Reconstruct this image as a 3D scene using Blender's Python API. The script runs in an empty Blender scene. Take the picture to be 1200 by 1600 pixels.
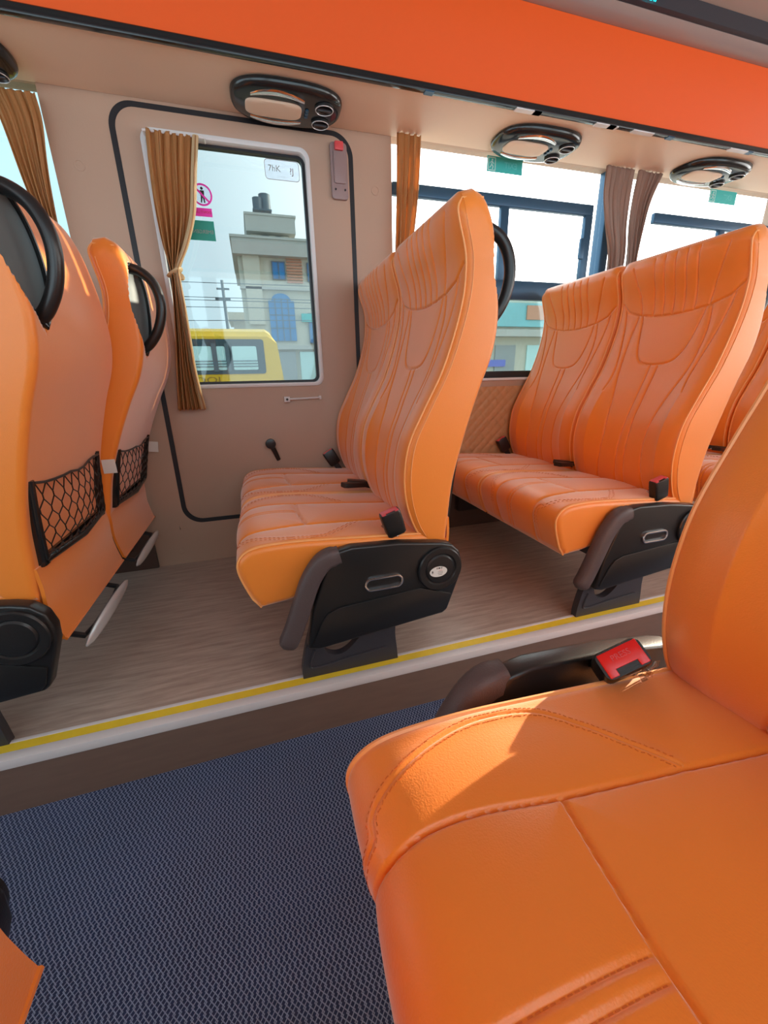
import bpy, bmesh, math, random
import numpy as np
from mathutils import Vector, Matrix
random.seed(7)
SC = bpy.context.scene
COL = SC.collection

# ------------------------------------------------------------------ camera
cam_d = bpy.data.cameras.new('camera'); cam = bpy.data.objects.new('camera', cam_d); COL.objects.link(cam)
cam_d.sensor_fit = 'VERTICAL'; cam_d.sensor_height = 36.0; cam_d.lens = 36.0*628.0/1600.0
cam_d.clip_start = 0.02; cam_d.clip_end = 500
R = ((0.95428554, -0.11433836, 0.27616271), (-0.29807457, -0.29557208, 0.90762806), (-0.02215072, -0.94845342, -0.31614152))
cam.matrix_world = Matrix([[R[i][0], -R[i][1], -R[i][2], (0, 0, .75)[i]] for i in range(3)] + [[0, 0, 0, 1]])
SC.camera = cam
# ------------------------------------------------------------------ light
SUN_DIR = Vector((1.0, .27, .205)).normalized()
SKY_LOW, SKY_HIGH, SUN_E = 2.3, 5.5, 9.0
w = bpy.data.worlds.new('sky'); SC.world = w; w.use_nodes = True
nt = w.node_tree; nt.nodes.clear()
o_ = nt.nodes.new('ShaderNodeOutputWorld'); bg = nt.nodes.new('ShaderNodeBackground')
tc = nt.nodes.new('ShaderNodeTexCoord'); dp = nt.nodes.new('ShaderNodeVectorMath'); dp.operation = 'DOT_PRODUCT'
dp.inputs[1].default_value = SUN_DIR
mr = nt.nodes.new('ShaderNodeMapRange'); mr.inputs[1].default_value = .25; mr.inputs[2].default_value = .85
mr.inputs[3].default_value = SKY_LOW; mr.inputs[4].default_value = SKY_HIGH
cr = nt.nodes.new('ShaderNodeMapRange'); cr.inputs[1].default_value = .1; cr.inputs[2].default_value = .6
mx = nt.nodes.new('ShaderNodeMix'); mx.data_type = 'RGBA'
mx.inputs[6].default_value = (.70, .90, 1.0, 1); mx.inputs[7].default_value = (1, .985, .95, 1)
nt.links.new(tc.outputs['Generated'], dp.inputs[0]); nt.links.new(dp.outputs['Value'], mr.inputs[0])
nt.links.new(dp.outputs['Value'], cr.inputs[0]); nt.links.new(cr.outputs[0], mx.inputs[0])
nt.links.new(mx.outputs[2], bg.inputs[0]); nt.links.new(mr.outputs[0], bg.inputs[1]); nt.links.new(bg.outputs[0], o_.inputs[0])
sd = bpy.data.lights.new('sun', 'SUN'); sd.energy = SUN_E; sd.angle = math.radians(.6); sd.color = (1, .86, .66)
sun = bpy.data.objects.new('sun', sd); COL.objects.link(sun)
sun.rotation_euler = SUN_DIR.to_track_quat('Z', 'Y').to_euler()
sun.location = (6, 3, 4)
SC.view_settings.view_transform = 'Standard'; SC.view_settings.look = 'None'
SC.view_settings.exposure = 0.6; SC.view_settings.gamma = 1.0; SC.view_settings.use_curve_mapping = False

# ------------------------------------------------------------------ materials
def hexc(h):
    v = [int(h[i:i+2], 16)/255 for i in (0, 2, 4)]
    return tuple(c/12.92 if c <= .04045 else ((c+.055)/1.055)**2.4 for c in v) + (1,)
def mat(name, col, rough=.5, metal=0, bump=0, bscale=200, spec=.5, coat=0, sheen=0, var=0, trans=0, emis=0, stretch=None, vscale=6):
    m = bpy.data.materials.new(name); m.use_nodes = True; n = m.node_tree.nodes; L = m.node_tree.links
    b = n['Principled BSDF']; c = hexc(col) if isinstance(col, str) else col
    b.inputs['Base Color'].default_value = c; b.inputs['Roughness'].default_value = rough
    b.inputs['Metallic'].default_value = metal; b.inputs['Specular IOR Level'].default_value = spec
    b.inputs['Coat Weight'].default_value = coat; b.inputs['Sheen Weight'].default_value = sheen
    b.inputs['Sheen Roughness'].default_value = .4
    if emis: b.inputs['Emission Color'].default_value = c; b.inputs['Emission Strength'].default_value = emis
    t = n.new('ShaderNodeTexCoord'); mp = n.new('ShaderNodeMapping'); L.new(t.outputs['Object'], mp.inputs[0])
    if stretch: mp.inputs['Scale'].default_value = stretch
    if var:
        ns = n.new('ShaderNodeTexNoise'); ns.inputs['Scale'].default_value = vscale; ns.inputs['Detail'].default_value = 6
        L.new(mp.outputs[0], ns.inputs[0]); mm = n.new('ShaderNodeMix'); mm.data_type = 'RGBA'
        mm.inputs[6].default_value = tuple(x*(1-var) for x in c[:3])+(1,); mm.inputs[7].default_value = tuple(min(1, x*(1+var)) for x in c[:3])+(1,)
        L.new(ns.outputs[0], mm.inputs[0]); L.new(mm.outputs[2], b.inputs['Base Color'])
    if bump:
        v = n.new('ShaderNodeTexVoronoi'); v.inputs['Scale'].default_value = bscale; v.feature = 'SMOOTH_F1'
        nz = n.new('ShaderNodeTexNoise'); nz.inputs['Scale'].default_value = bscale*.6
        ad = n.new('ShaderNodeMath'); ad.operation = 'ADD'
        L.new(mp.outputs[0], v.inputs[0]); L.new(mp.outputs[0], nz.inputs[0]); L.new(v.outputs[0], ad.inputs[0]); L.new(nz.outputs[0], ad.inputs[1])
        bp = n.new('ShaderNodeBump'); bp.inputs['Strength'].default_value = bump; bp.inputs['Distance'].default_value = .001
        L.new(ad.outputs[0], bp.inputs['Height']); L.new(bp.outputs[0], b.inputs['Normal'])
    return m
M = {}
M['leather'] = mat('orange_leather', (.84, .235, .022, 1), rough=.40, bump=.16, bscale=650, spec=.6, sheen=.75, var=.05)
M['piping'] = mat('orange_piping', (.90, .38, .12, 1), rough=.4, sheen=.2)
M['thread'] = mat('orange_thread', (.62, .14, .02, 1), rough=.7)
M['seamred'] = mat('red_orange_edge', (.80, .12, .02, 1), rough=.45)
M['black'] = mat('black_plastic', (.012, .012, .013, 1), rough=.33, bump=.1, bscale=600)
M['blackgloss'] = mat('glossy_black_plastic', (.010, .012, .014, 1), rough=.18)
M['shell'] = mat('grey_inner_plastic', (.10, .125, .13, 1), rough=.5)
M['ped'] = mat('charcoal_plastic', (.035, .034, .042, 1), rough=.38, bump=.15, bscale=500)
M['armrest'] = mat('brown_grey_rubber', (.085, .060, .060, 1), rough=.55, bump=.4, bscale=500)
M['chrome'] = mat('chrome', (.8, .8, .82, 1), rough=.12, metal=1)
M['silver'] = mat('silver_paint', (.72, .76, .8, 1), rough=.25, metal=.35)
M['steel'] = mat('dark_steel', (.04, .04, .045, 1), rough=.4, metal=.5)
M['white'] = mat('white_plastic', (.75, .73, .70, 1), rough=.4)
M['tag'] = mat('white_tag', (.72, .68, .63, 1), rough=.8)
M['ink'] = mat('dark_ink', (.03, .03, .035, 1), rough=.7)
M['inkred'] = mat('red_ink', (.6, .05, .08, 1), rough=.7)
M['wall'] = mat('beige_wall_laminate', (.48, .32, .235, 1), rough=.5, bump=.12, bscale=300, var=.03)
M['soffit'] = mat('cream_soffit', (.78, .60, .46, 1), rough=.45, var=.03)
M['door'] = mat('beige_door_laminate', (.47, .315, .235, 1), rough=.48, bump=.1, bscale=300, var=.03)
M['quilt'] = mat('tan_quilted_vinyl', (.52, .27, .12, 1), rough=.5)
M['skirt'] = mat('dark_brown_panel', (.085, .05, .04, 1), rough=.5)
M['riser'] = mat('brown_step_riser', (.19, .12, .09, 1), rough=.45, var=.15, vscale=12, stretch=(1, 6, 6))
M['orangepanel'] = mat('orange_gloss_panel', (.84, .11, .012, 1), rough=.5, spec=.2)
M['rackband'] = mat('taupe_metal_band', (.36, .28, .26, 1), rough=.25, metal=.3)
M['rackdark'] = mat('dark_band', (.03, .03, .04, 1), rough=.3)
M['ceil'] = mat('grey_beige_ceiling', (.42, .35, .31, 1), rough=.6)
M['rubber'] = mat('black_rubber', (.012, .013, .018, 1), rough=.45)
M['frameglare'] = mat('glare_tinted_frame', (.035, .10, .18, 1), rough=.35, metal=.3)  # black frame; the blue of lens glare is put into its colour
M['rim'] = mat('pale_window_rim', (.70, .70, .72, 1), rough=.25)
M['yellow'] = mat('yellow_strip', (.88, .63, .04, 1), rough=.5, var=.1, vscale=30)
M['nosing'] = mat('white_nosing', (.72, .68, .68, 1), rough=.5)
M['red'] = mat('red_plastic', (.75, .012, .01, 1), rough=.3)
M['pinkred'] = mat('pink_red_plastic', (.70, .08, .09, 1), rough=.3)
M['yellowpaint'] = mat('school_bus_yellow', (.80, .50, .03, 1), rough=.3)
M['concrete'] = mat('cream_render', (.62, .58, .48, 1), rough=.9, var=.05, vscale=1)
M['concrete2'] = mat('grey_render', (.50, .49, .45, 1), rough=.9, var=.08, vscale=1)
M['blueglass'] = mat('blue_window_glass', (.03, .22, .50, 1), rough=.15, var=.2, vscale=1.5)
M['greyglass'] = mat('grey_window_glass', (.12, .17, .2, 1), rough=.15)
M['tank'] = mat('grey_tank_plastic', (.10, .14, .17, 1), rough=.5)
M['terracotta'] = mat('orange_brick_stripe', (.62, .30, .20, 1), rough=.8)
M['ground'] = mat('pale_dusty_ground', (.36, .33, .28, 1), rough=.95, var=.15, vscale=.6)
M['teal'] = mat('teal_shop_sign', (.22, .52, .55, 1), rough=.6, var=.3, vscale=.7)
M['shutter'] = mat('grey_shutter', (.33, .36, .36, 1), rough=.5)
M['signblue'] = mat('blue_lettering', (.15, .2, .6, 1), rough=.6)
M['darktint'] = mat('bus_window_tint', (.05, .09, .11, 1), rough=.1)
M['bodytext'] = mat('dark_yellow_lettering', (.25, .16, .03, 1), rough=.5)
M['led'] = mat('teal_led', (.0, .75, .85, 1), emis=2.5)
M['pinkst'] = mat('magenta_sticker', (.90, .05, .55, 1), rough=.5)
M['greenst'] = mat('green_sticker', (.02, .33, .27, 1), rough=.5)
M['tealst'] = mat('teal_exit_sticker', (.05, .50, .48, 1), rough=.5)
M['tealtext'] = mat('faint_teal_print', (.14, .60, .60, 1), rough=.5)
M['palest'] = mat('pale_sticker_print', (.55, .80, .78, 1), rough=.5)
M['holder'] = mat('mauve_grey_holder', (.30, .21, .21, 1), rough=.4)
M['wrap'] = mat('clear_wrap', (.8, .8, .8, 1), rough=.15)

def glass_mat(name, tint, gloss=.06, alpha=None):
    m = bpy.data.materials.new(name); m.use_nodes = True; n = m.node_tree.nodes; L = m.node_tree.links; n.clear()
    o = n.new('ShaderNodeOutputMaterial'); t = n.new('ShaderNodeBsdfTransparent'); t.inputs[0].default_value = tint
    g = n.new('ShaderNodeBsdfGlossy'); g.inputs['Roughness'].default_value = .03
    x = n.new('ShaderNodeMixShader'); x.inputs[0].default_value = gloss
    L.new(t.outputs[0], x.inputs[1]); L.new(g.outputs[0], x.inputs[2]); L.new(x.outputs[0], o.inputs[0]); return m
M['glass_door'] = glass_mat('tinted_door_glass', (.47, .51, .515, 1))
M['glass_tint'] = glass_mat('tinted_pane', (.54, .60, .60, 1))
M['glass_clear'] = glass_mat('clear_pane', (.93, .95, .96, 1), .04)
M['wrap'] = glass_mat('clear_wrap_film', (.9, .88, .86, 1), .25)
M['stickerclear'] = glass_mat('clear_sticker', (.93, .93, .97, 1), .02)

def cloth_mat(name, c1, c2, tr=.5):
    m = bpy.data.materials.new(name); m.use_nodes = True; n = m.node_tree.nodes; L = m.node_tree.links; n.clear()
    o = n.new('ShaderNodeOutputMaterial'); d = n.new('ShaderNodeBsdfDiffuse'); t = n.new('ShaderNodeBsdfTranslucent')
    g = n.new('ShaderNodeBsdfGlossy'); g.inputs['Roughness'].default_value = .4; g.inputs[0].default_value = (.7, .6, .5, 1)
    tcn = n.new('ShaderNodeTexCoord'); ns = n.new('ShaderNodeTexNoise'); ns.inputs['Scale'].default_value = 900
    L.new(tcn.outputs['Object'], ns.inputs[0]); mm = n.new('ShaderNodeMix'); mm.data_type = 'RGBA'
    mm.inputs[6].default_value = c1; mm.inputs[7].default_value = c2; L.new(ns.outputs[0], mm.inputs[0])
    L.new(mm.outputs[2], d.inputs[0]); L.new(mm.outputs[2], t.inputs[0])
    x = n.new('ShaderNodeMixShader'); x.inputs[0].default_value = tr; L.new(d.outputs[0], x.inputs[1]); L.new(t.outputs[0], x.inputs[2])
    y = n.new('ShaderNodeMixShader'); y.inputs[0].default_value = .08; L.new(x.outputs[0], y.inputs[1]); L.new(g.outputs[0], y.inputs[2])
    L.new(y.outputs[0], o.inputs[0]); return m
M['curtain'] = cloth_mat('gold_brown_curtain_cloth', (.55, .26, .10, 1), (.70, .38, .15, 1), .45)
M['curtain2'] = cloth_mat('glare_tinted_curtain_cloth', (.30, .20, .17, 1), (.42, .29, .24, 1), .3)  # brown cloth with the mauve cast of glare put into its colours
M['palecloth'] = cloth_mat('pale_edge_tie_cloth', (.80, .62, .36, 1), (.85, .68, .42, 1), .4)  # pale cloth for the tie and for the painted backlit curtain edge

def floor_mat():
    m = mat('grey_brown_wood_vinyl', (.22, .165, .14, 1), rough=.33); n = m.node_tree.nodes; L = m.node_tree.links; b = n['Principled BSDF']
    t = n.new('ShaderNodeTexCoord'); mp = n.new('ShaderNodeMapping'); mp.inputs['Scale'].default_value = (2.2, 22, 1)
    a = n.new('ShaderNodeTexNoise'); a.inputs['Scale'].default_value = 3; a.inputs['Detail'].default_value = 8; a.inputs['Roughness'].default_value = .65
    r = n.new('ShaderNodeValToRGB'); r.color_ramp.elements[0].position = .3; r.color_ramp.elements[1].position = .72
    r.color_ramp.elements[0].color = (.32, .235, .19, 1); r.color_ramp.elements[1].color = (.56, .45, .38, 1)
    L.new(t.outputs['Object'], mp.inputs[0]); L.new(mp.outputs[0], a.inputs[0]); L.new(a.outputs[0], r.inputs[0]); L.new(r.outputs[0], b.inputs['Base Color'])
    bp = n.new('ShaderNodeBump'); bp.inputs['Strength'].default_value = .08; L.new(a.outputs[0], bp.inputs['Height']); L.new(bp.outputs[0], b.inputs['Normal'])
    return m
M['wood'] = floor_mat()

def carpet_mat():
    """blue mat with a pale open zig-zag net woven over dark pits"""
    m = mat('blue_woven_mat', (.02, .03, .08, 1), rough=.45); n = m.node_tree.nodes; L = m.node_tree.links; b = n['Principled BSDF']
    t = n.new('ShaderNodeTexCoord'); sp = n.new('ShaderNodeSeparateXYZ')
    wn = n.new('ShaderNodeTexNoise'); wn.inputs['Scale'].default_value = 5; L.new(t.outputs['Object'], wn.inputs[0])
    ws = n.new('ShaderNodeVectorMath'); ws.operation = 'SCALE'; ws.inputs['Scale'].default_value = .012; L.new(wn.outputs['Color'], ws.inputs[0])
    wa = n.new('ShaderNodeVectorMath'); wa.operation = 'ADD'; L.new(t.outputs['Object'], wa.inputs[0]); L.new(ws.outputs[0], wa.inputs[1]); L.new(wa.outputs[0], sp.inputs[0])
    def ma(op, a, bb=None, c=None):
        x = n.new('ShaderNodeMath'); x.operation = op
        for i, v in enumerate((a, bb, c)):
            if v is None: continue
            if isinstance(v, (int, float)): x.inputs[i].default_value = v
            else: L.new(v, x.inputs[i])
        return x.outputs[0]
    P, A, Q = .0085, .0030, .013      # strand spacing in x, swing, period in y
    hs = []
    for sgn in (1, -1):
        tri = ma('PINGPONG', ma('DIVIDE', sp.outputs[1], Q/2), 1.0)
        xx = ma('MULTIPLY_ADD', tri, A*2*sgn, sp.outputs[0])
        ph = ma('ABSOLUTE', ma('SUBTRACT', ma('FRACT', ma('DIVIDE', xx, P)), .5))
        s = n.new('ShaderNodeMapRange'); s.inputs[1].default_value = .06; s.inputs[2].default_value = .17; s.inputs[3].default_value = 1; s.inputs[4].default_value = 0
        L.new(ph, s.inputs[0]); hs.append(s.outputs[0])
    h = ma('MAXIMUM', hs[0], hs[1])
    big = n.new('ShaderNodeTexNoise'); big.inputs['Scale'].default_value = 3.5; L.new(t.outputs['Object'], big.inputs[0])
    c1 = n.new('ShaderNodeMix'); c1.data_type = 'RGBA'; c1.inputs[6].default_value = (.010, .018, .055, 1); c1.inputs[7].default_value = (.015, .045, .15, 1); L.new(big.outputs[0], c1.inputs[0])
    c2 = n.new('ShaderNodeMix'); c2.data_type = 'RGBA'; L.new(h, c2.inputs[0]); L.new(c1.outputs[2], c2.inputs[6]); c2.inputs[7].default_value = (.28, .34, .52, 1)
    L.new(c2.outputs[2], b.inputs['Base Color'])
    bp = n.new('ShaderNodeBump'); bp.inputs['Strength'].default_value = .9; bp.inputs['Distance'].default_value = .003; L.new(h, bp.inputs['Height']); L.new(bp.outputs[0], b.inputs['Normal'])
    return m
M['carpet'] = carpet_mat()

# ------------------------------------------------------------------ mesh helpers
class MB:
    def __init__(s): s.v = []; s.f = []
    def add(s, vs, fs):
        k = len(s.v); s.v += [tuple(map(float, p)) for p in vs]; s.f += [tuple(i+k for i in f) for f in fs]; return s
    def box(s, a, b):
        (x0, y0, z0), (x1, y1, z1) = a, b
        return s.add([(x0,y0,z0),(x1,y0,z0),(x1,y1,z0),(x0,y1,z0),(x0,y0,z1),(x1,y0,z1),(x1,y1,z1),(x0,y1,z1)],
                     [(0,3,2,1),(4,5,6,7),(0,1,5,4),(1,2,6,5),(2,3,7,6),(3,0,4,7)])
    def loft(s, rings, caps=True, closed=True):
        n = len(rings[0]); vs = [p for r in rings for p in r]; fs = []
        for j in range(len(rings)-1):
            for i in range(n if closed else n-1):
                a = j*n+i; b = j*n+(i+1) % n; fs.append((a, b, b+n, a+n))
        if caps: fs.append(tuple(range(n-1, -1, -1))); fs.append(tuple((len(rings)-1)*n+i for i in range(n)))
        return s.add(vs, fs)
    def prism(s, poly, u0, u1, axis='y'):
        if axis == 'y': return s.loft([[(x, u0, z) for x, z in poly], [(x, u1, z) for x, z in poly]])
        if axis == 'x': return s.loft([[(u0, y, z) for y, z in poly], [(u1, y, z) for y, z in poly]])
        return s.loft([[(x, y, u0) for x, y in poly], [(x, y, u1) for x, y in poly]])
    def ring(s, outer, inner, u0, u1, axis='y'):
        def P(p, u): return (p[0], u, p[1]) if axis == 'y' else (p[0], p[1], u)
        n = len(outer); vs = [P(p, u) for u in (u0, u1) for L_ in (outer, inner) for p in L_]; fs = []
        for i in range(n):
            j = (i+1) % n
            fs += [(i, j, n+j, n+i), (2*n+i, 3*n+i, 3*n+j, 2*n+j), (i, 2*n+i, 2*n+j, j), (n+i, n+j, 3*n+j, 3*n+i)]
        return s.add(vs, fs)
    def tube(s, path, r, n=8, closed=False, flat=1.0):
        P = [Vector(p) for p in path]; rings = []; up = None
        for i, p in enumerate(P):
            if closed: t = P[(i+1) % len(P)]-P[i-1]
            else: t = P[min(i+1, len(P)-1)]-P[max(i-1, 0)]
            t.normalize()
            if up is None: up = t.orthogonal().normalized()
            up = (up-t*up.dot(t)); up.normalize(); q = t.cross(up)
            rr = r[i] if isinstance(r, (list, tuple)) else r
            rings.append([p+up*math.cos(2*math.pi*k/n)*rr+q*math.sin(2*math.pi*k/n)*rr*flat for k in range(n)])
        if closed: rings.append(rings[0])
        return s.loft(rings, caps=not closed)
    def cyl(s, c, r, h, axis='y', n=32, r2=None):
        r2 = r if r2 is None else r2
        def P(a, rr, u):
            x, y = rr*math.cos(a), rr*math.sin(a)
            return {'y': (c[0]+x, c[1]+u, c[2]+y), 'z': (c[0]+x, c[1]+y, c[2]+u), 'x': (c[0]+u, c[1]+x, c[2]+y)}[axis]
        return s.loft([[P(2*math.pi*k/n, r, 0) for k in range(n)], [P(2*math.pi*k/n, r2, h) for k in range(n)]])
    def build(s, name, m, parent=None, bevel=0, seg=2, smooth=True, flip=1, ang=.7, origin=None, fixn=True):
        me = bpy.data.meshes.new(name)
        V = [(x, y*flip, z) for x, y, z in s.v]
        if origin: V = [(x-origin[0], y-origin[1], z-origin[2]) for x, y, z in V]
        me.from_pydata(V, [], s.f); bm = bmesh.new(); bm.from_mesh(me)
        if bevel:
            bmesh.ops.remove_doubles(bm, verts=bm.verts, dist=1e-6)
            es = [e for e in bm.edges if len(e.link_faces) == 2 and e.calc_face_angle(0) > .5]
            bmesh.ops.bevel(bm, geom=es, offset=bevel, segments=seg, profile=.5, affect='EDGES', clamp_overlap=True)
        if getattr(s, 'weld', False): bmesh.ops.remove_doubles(bm, verts=bm.verts, dist=1e-6)
        if fixn: bmesh.ops.recalc_face_normals(bm, faces=bm.faces)
        bm.to_mesh(me); bm.free()
        if smooth:
            me.polygons.foreach_set('use_smooth', [not (getattr(s, 'weld', False) and abs(p.normal.y) > .9995) for p in me.polygons]); me.set_sharp_from_angle(angle=ang)
        me.materials.append(M[m] if isinstance(m, str) else m)
        o = bpy.data.objects.new(name, me); COL.objects.link(o)
        if parent is not None: o.parent = parent
        if origin: o.location = origin
        return o
def thing(name, label, cat, loc=(0, 0, 0), group=None):
    o = bpy.data.objects.new(name, None); COL.objects.link(o); o.location = loc; o.empty_display_size = .1
    o['label'] = label; o['category'] = cat
    if group: o['group'] = group
    return o
def tag(o, label, cat, group=None):
    o['label'] = label; o['category'] = cat
    if group: o['group'] = group
    return o
def struct(o, label=None, cat='bus interior'):
    o['kind'] = 'structure'
    if label: o['label'] = label; o['category'] = cat
    return o
def rr(x0, x1, z0, z1, r, n=6):
    out = []
    for cx, cz, a0 in ((x1-r, z1-r, 0), (x0+r, z1-r, 90), (x0+r, z0+r, 180), (x1-r, z0+r, 270)):
        for k in range(n+1):
            a = math.radians(a0+90*k/n); out.append((cx+r*math.cos(a), cz+r*math.sin(a)))
    return out
def clampout(pts, x0, x1, z0, z1):
    cx, cz = (x0+x1)/2, (z0+z1)/2; out = []
    for x, z in pts:
        dx, dz = x-cx, z-cz; t = min((x1-x0)/2/max(abs(dx), 1e-9), (z1-z0)/2/max(abs(dz), 1e-9)); out.append((cx+dx*t, cz+dz*t))
    return out
def catmull(P, n=10):
    P = [np.array(p, float) for p in P]; Q = [2*P[0]-P[1]]+P+[2*P[-1]-P[-2]]; out = []
    for i in range(1, len(Q)-2):
        a, b, c, d = Q[i-1:i+3]
        for k in range(n):
            t = k/n; out.append(.5*((2*b)+(-a+c)*t+(2*a-5*b+4*c-d)*t*t+(-a+3*b-3*c+d)*t**3))
    out.append(P[-1]); return np.array(out)
def resample(P, n):
    d = np.r_[0, np.cumsum(np.linalg.norm(np.diff(P, axis=0), axis=1))]; s = np.linspace(0, d[-1], n)
    return np.stack([np.interp(s, d, P[:, k]) for k in range(P.shape[1])], 1)
def text_mesh(txt, size, m, parent, name, loc, rot, mirror=1, depth=.0004, align='CENTER', ysc=1.0):
    c = bpy.data.curves.new('lettering', 'FONT'); c.body = txt; c.size = size; c.align_x = align; c.align_y = 'CENTER'; c.extrude = depth; c.resolution_u = 3
    t = bpy.data.objects.new('t', c); COL.objects.link(t); dg = bpy.context.evaluated_depsgraph_get(); dg.update()
    me = bpy.data.meshes.new_from_object(t.evaluated_get(dg)); bpy.data.objects.remove(t)
    me.transform(Matrix.Diagonal((mirror, ysc, 1, 1)))
    if mirror < 0: me.flip_normals()
    me.materials.clear(); me.materials.append(M[m]); me.name = name
    o = bpy.data.objects.new(name, me); COL.objects.link(o); o.parent = parent; o.location = loc; o.rotation_euler = rot
    return o
def seg_dist(X, Y, lines):
    D = np.full(X.shape, 9.0)
    for ln in lines:
        for (a, b), (c, d) in zip(ln[:-1], ln[1:]):
            vx, vy = c-a, d-b; L2 = vx*vx+vy*vy+1e-12
            t = np.clip(((X-a)*vx+(Y-b)*vy)/L2, 0, 1)
            D = np.minimum(D, np.hypot(X-a-t*vx, Y-b-t*vy))
    return D
def mirror_lines(ls): return ls+[[(a, -b) for a, b in l] for l in ls]

# ------------------------------------------------------------------ seat shapes
W = .435
FRONT = [(.385,.335),(.352,.385),(.331,.45),(.325,.52),(.338,.60),(.376,.68),(.418,.76),(.450,.85),(.468,.93),(.468,1.0),(.452,1.065),(.447,1.095),(.458,1.118)]
REAR = [(.485,1.126),(.512,1.112),(.533,1.07),(.548,1.0),(.557,.93),(.560,.86),(.548,.79),(.518,.71),(.486,.61),(.458,.50),(.447,.40),(.440,.335)]
def back_lines():
    h = [(c, z) for c, z in ((-.2,.985),(-.17,.955),(-.12,.938),(-.06,.929),(0,.926),(.06,.929),(.12,.938),(.17,.955),(.2,.985))]
    U = catmull([(-.108,.934),(-.098,.87),(-.085,.82),(-.062,.787),(-.03,.777),(0,.775),(.03,.777),(.062,.787),(.085,.82),(.098,.87),(.108,.934)], 4).tolist()
    L_ = [h, U]
    for c in (-.07, -.035, 0, .035, .07): L_.append([(c, .93), (c*1.05, 1.10)])
    for s in (1, -1):
        L_.append([(s*.115,.94),(s*.125,1.0),(s*.155,1.09)])
        L_.append(catmull([(s*.125,.935),(s*.135,.86),(s*.128,.76),(s*.10,.66),(s*.085,.56),(s*.088,.46),(s*.10,.36)], 5).tolist())
        L_.append(catmull([(s*.183,.96),(s*.165,.86),(s*.150,.78),(s*.146,.73),(s*.152,.69)], 5).tolist())
        L_.append([(s*.014,.775),(s*.014,.60),(s*.018,.36)])
    return L_
def cushion_lines():
    L_ = []
    for s in (1, -1):
        L_.append(catmull([(-.26,s*.098),(-.09,s*.103),(-.03,s*.109),(.02,s*.107),(.09,s*.098),(.22,s*.090),(.34,s*.082),(.42,s*.078)], 5).tolist())
    return L_, [[(.092,-.098),(.085,-.05),(.079,0),(.077,.05),(.082,.098)]]
def rib_lines():
    L_ = []
    for c in (.013,):
        for d in (-.0065, .0065): L_.append([(-.2, c+d*1.3), (-.06, c+d*1.1), (.073, c+d)])
    return L_
ARC = [(-.20,-.128),(-.084,-.124),(-.066,-.146),(-.025,-.171),(.026,-.189),(.075,-.195),(.129,-.188),(.166,-.16),(.196,-.129),(.231,-.094)]
def arcs(off):
    a = catmull(ARC, 6); t = np.gradient(a, axis=0); t /= np.linalg.norm(t, axis=1)[:, None]; nn = np.stack([-t[:, 1], t[:, 0]], 1)
    return (a+nn*off)
def extrude_profile(prof, nfront, us, disp, rend, topround=0, side_soft=1.0):
    """closed xz profile swept along u, ends rounded in by rend; disp(u,x,z,nx,nz)->offset along outward normal on first nfront points"""
    P = prof; n = len(P); t = np.roll(P, -1, 0)-np.roll(P, 1, 0); t /= np.linalg.norm(t, axis=1)[:, None]+1e-9
    N = np.stack([-t[:, 1], t[:, 0]], 1)
    area = np.sum(P[:, 0]*np.roll(P[:, 1], -1)-np.roll(P[:, 0], -1)*P[:, 1])
    if area > 0: N = -N
    rows = []
    for u in us:
        e = min(u, W-u); ins = 0
        if e < rend: ins = rend-math.sqrt(max(0, rend**2-(rend-e)**2))
        Q = P-N*ins
        if topround and e < topround:
            dz = topround-math.sqrt(max(0, topround**2-(topround-e)**2))
            k = np.clip((P[:, 1]-.98)/.14, 0, 1); k = k*k*(3-2*k); Q[:, 1] -= dz*k*.85
        rows.append(Q)
    G = np.array(rows)                                  # nu x n x 2
    Ugrid = np.array(us)[:, None]*np.ones((1, n))
    d = disp(Ugrid[:, :nfront], G[:, :nfront, 0], G[:, :nfront, 1])
    G[:, :nfront] += N[None, :nfront]*d[..., None]
    return G, N
def mesh_from_grid(G, us, u0):
    nu, n = G.shape[:2]; V = np.empty((nu, n, 3)); V[..., 0] = G[..., 0]; V[..., 2] = G[..., 1]; V[..., 1] = (np.array(us)+u0)[:, None]
    b = MB(); b.v = [tuple(p) for p in V.reshape(-1, 3)]
    idx = np.arange(nu*n).reshape(nu, n); r = np.roll(idx, -1, 1)
    b.f = [tuple(q) for q in np.stack([idx[:-1], r[:-1], r[1:], idx[1:]], -1).reshape(-1, 4).tolist()]
    from mathutils.geometry import tessellate_polygon
    for row, rv in ((0, 0), (nu-1, 1)):
        tr = tessellate_polygon([[Vector((G[row, i, 0], G[row, i, 1], 0)) for i in range(n)]])
        k = len(b.v); b.v += [tuple(p) for p in V[row]]     # separate rim so the flat side shades flat
        for t_ in tr: b.f.append(tuple(k+i for i in t_))
    b.weld = True
    return b
def usamp(n, r):
    k = 8; a = [r*(1-math.cos(math.pi/2*i/k)) for i in range(k)]
    return a+list(np.linspace(r, W-r, n))+[W-x for x in reversed(a)]
BL = back_lines()
HC = Vector((.544, .054, .972)); HN = Vector((.93, -.33, .12)).normalized(); HS = Vector((.33, .93, 0)).normalized(); HU = Vector((-.12, 0, .993)).normalized()
LEAF = [(0,-.122),(.020,-.092),(.038,-.050),(.046,0),(.045,.045),(.034,.080),(.014,.102),(-.010,.104),(-.032,.086),(-.046,.050),(-.048,0),(-.040,-.045),(-.022,-.090)]
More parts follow.
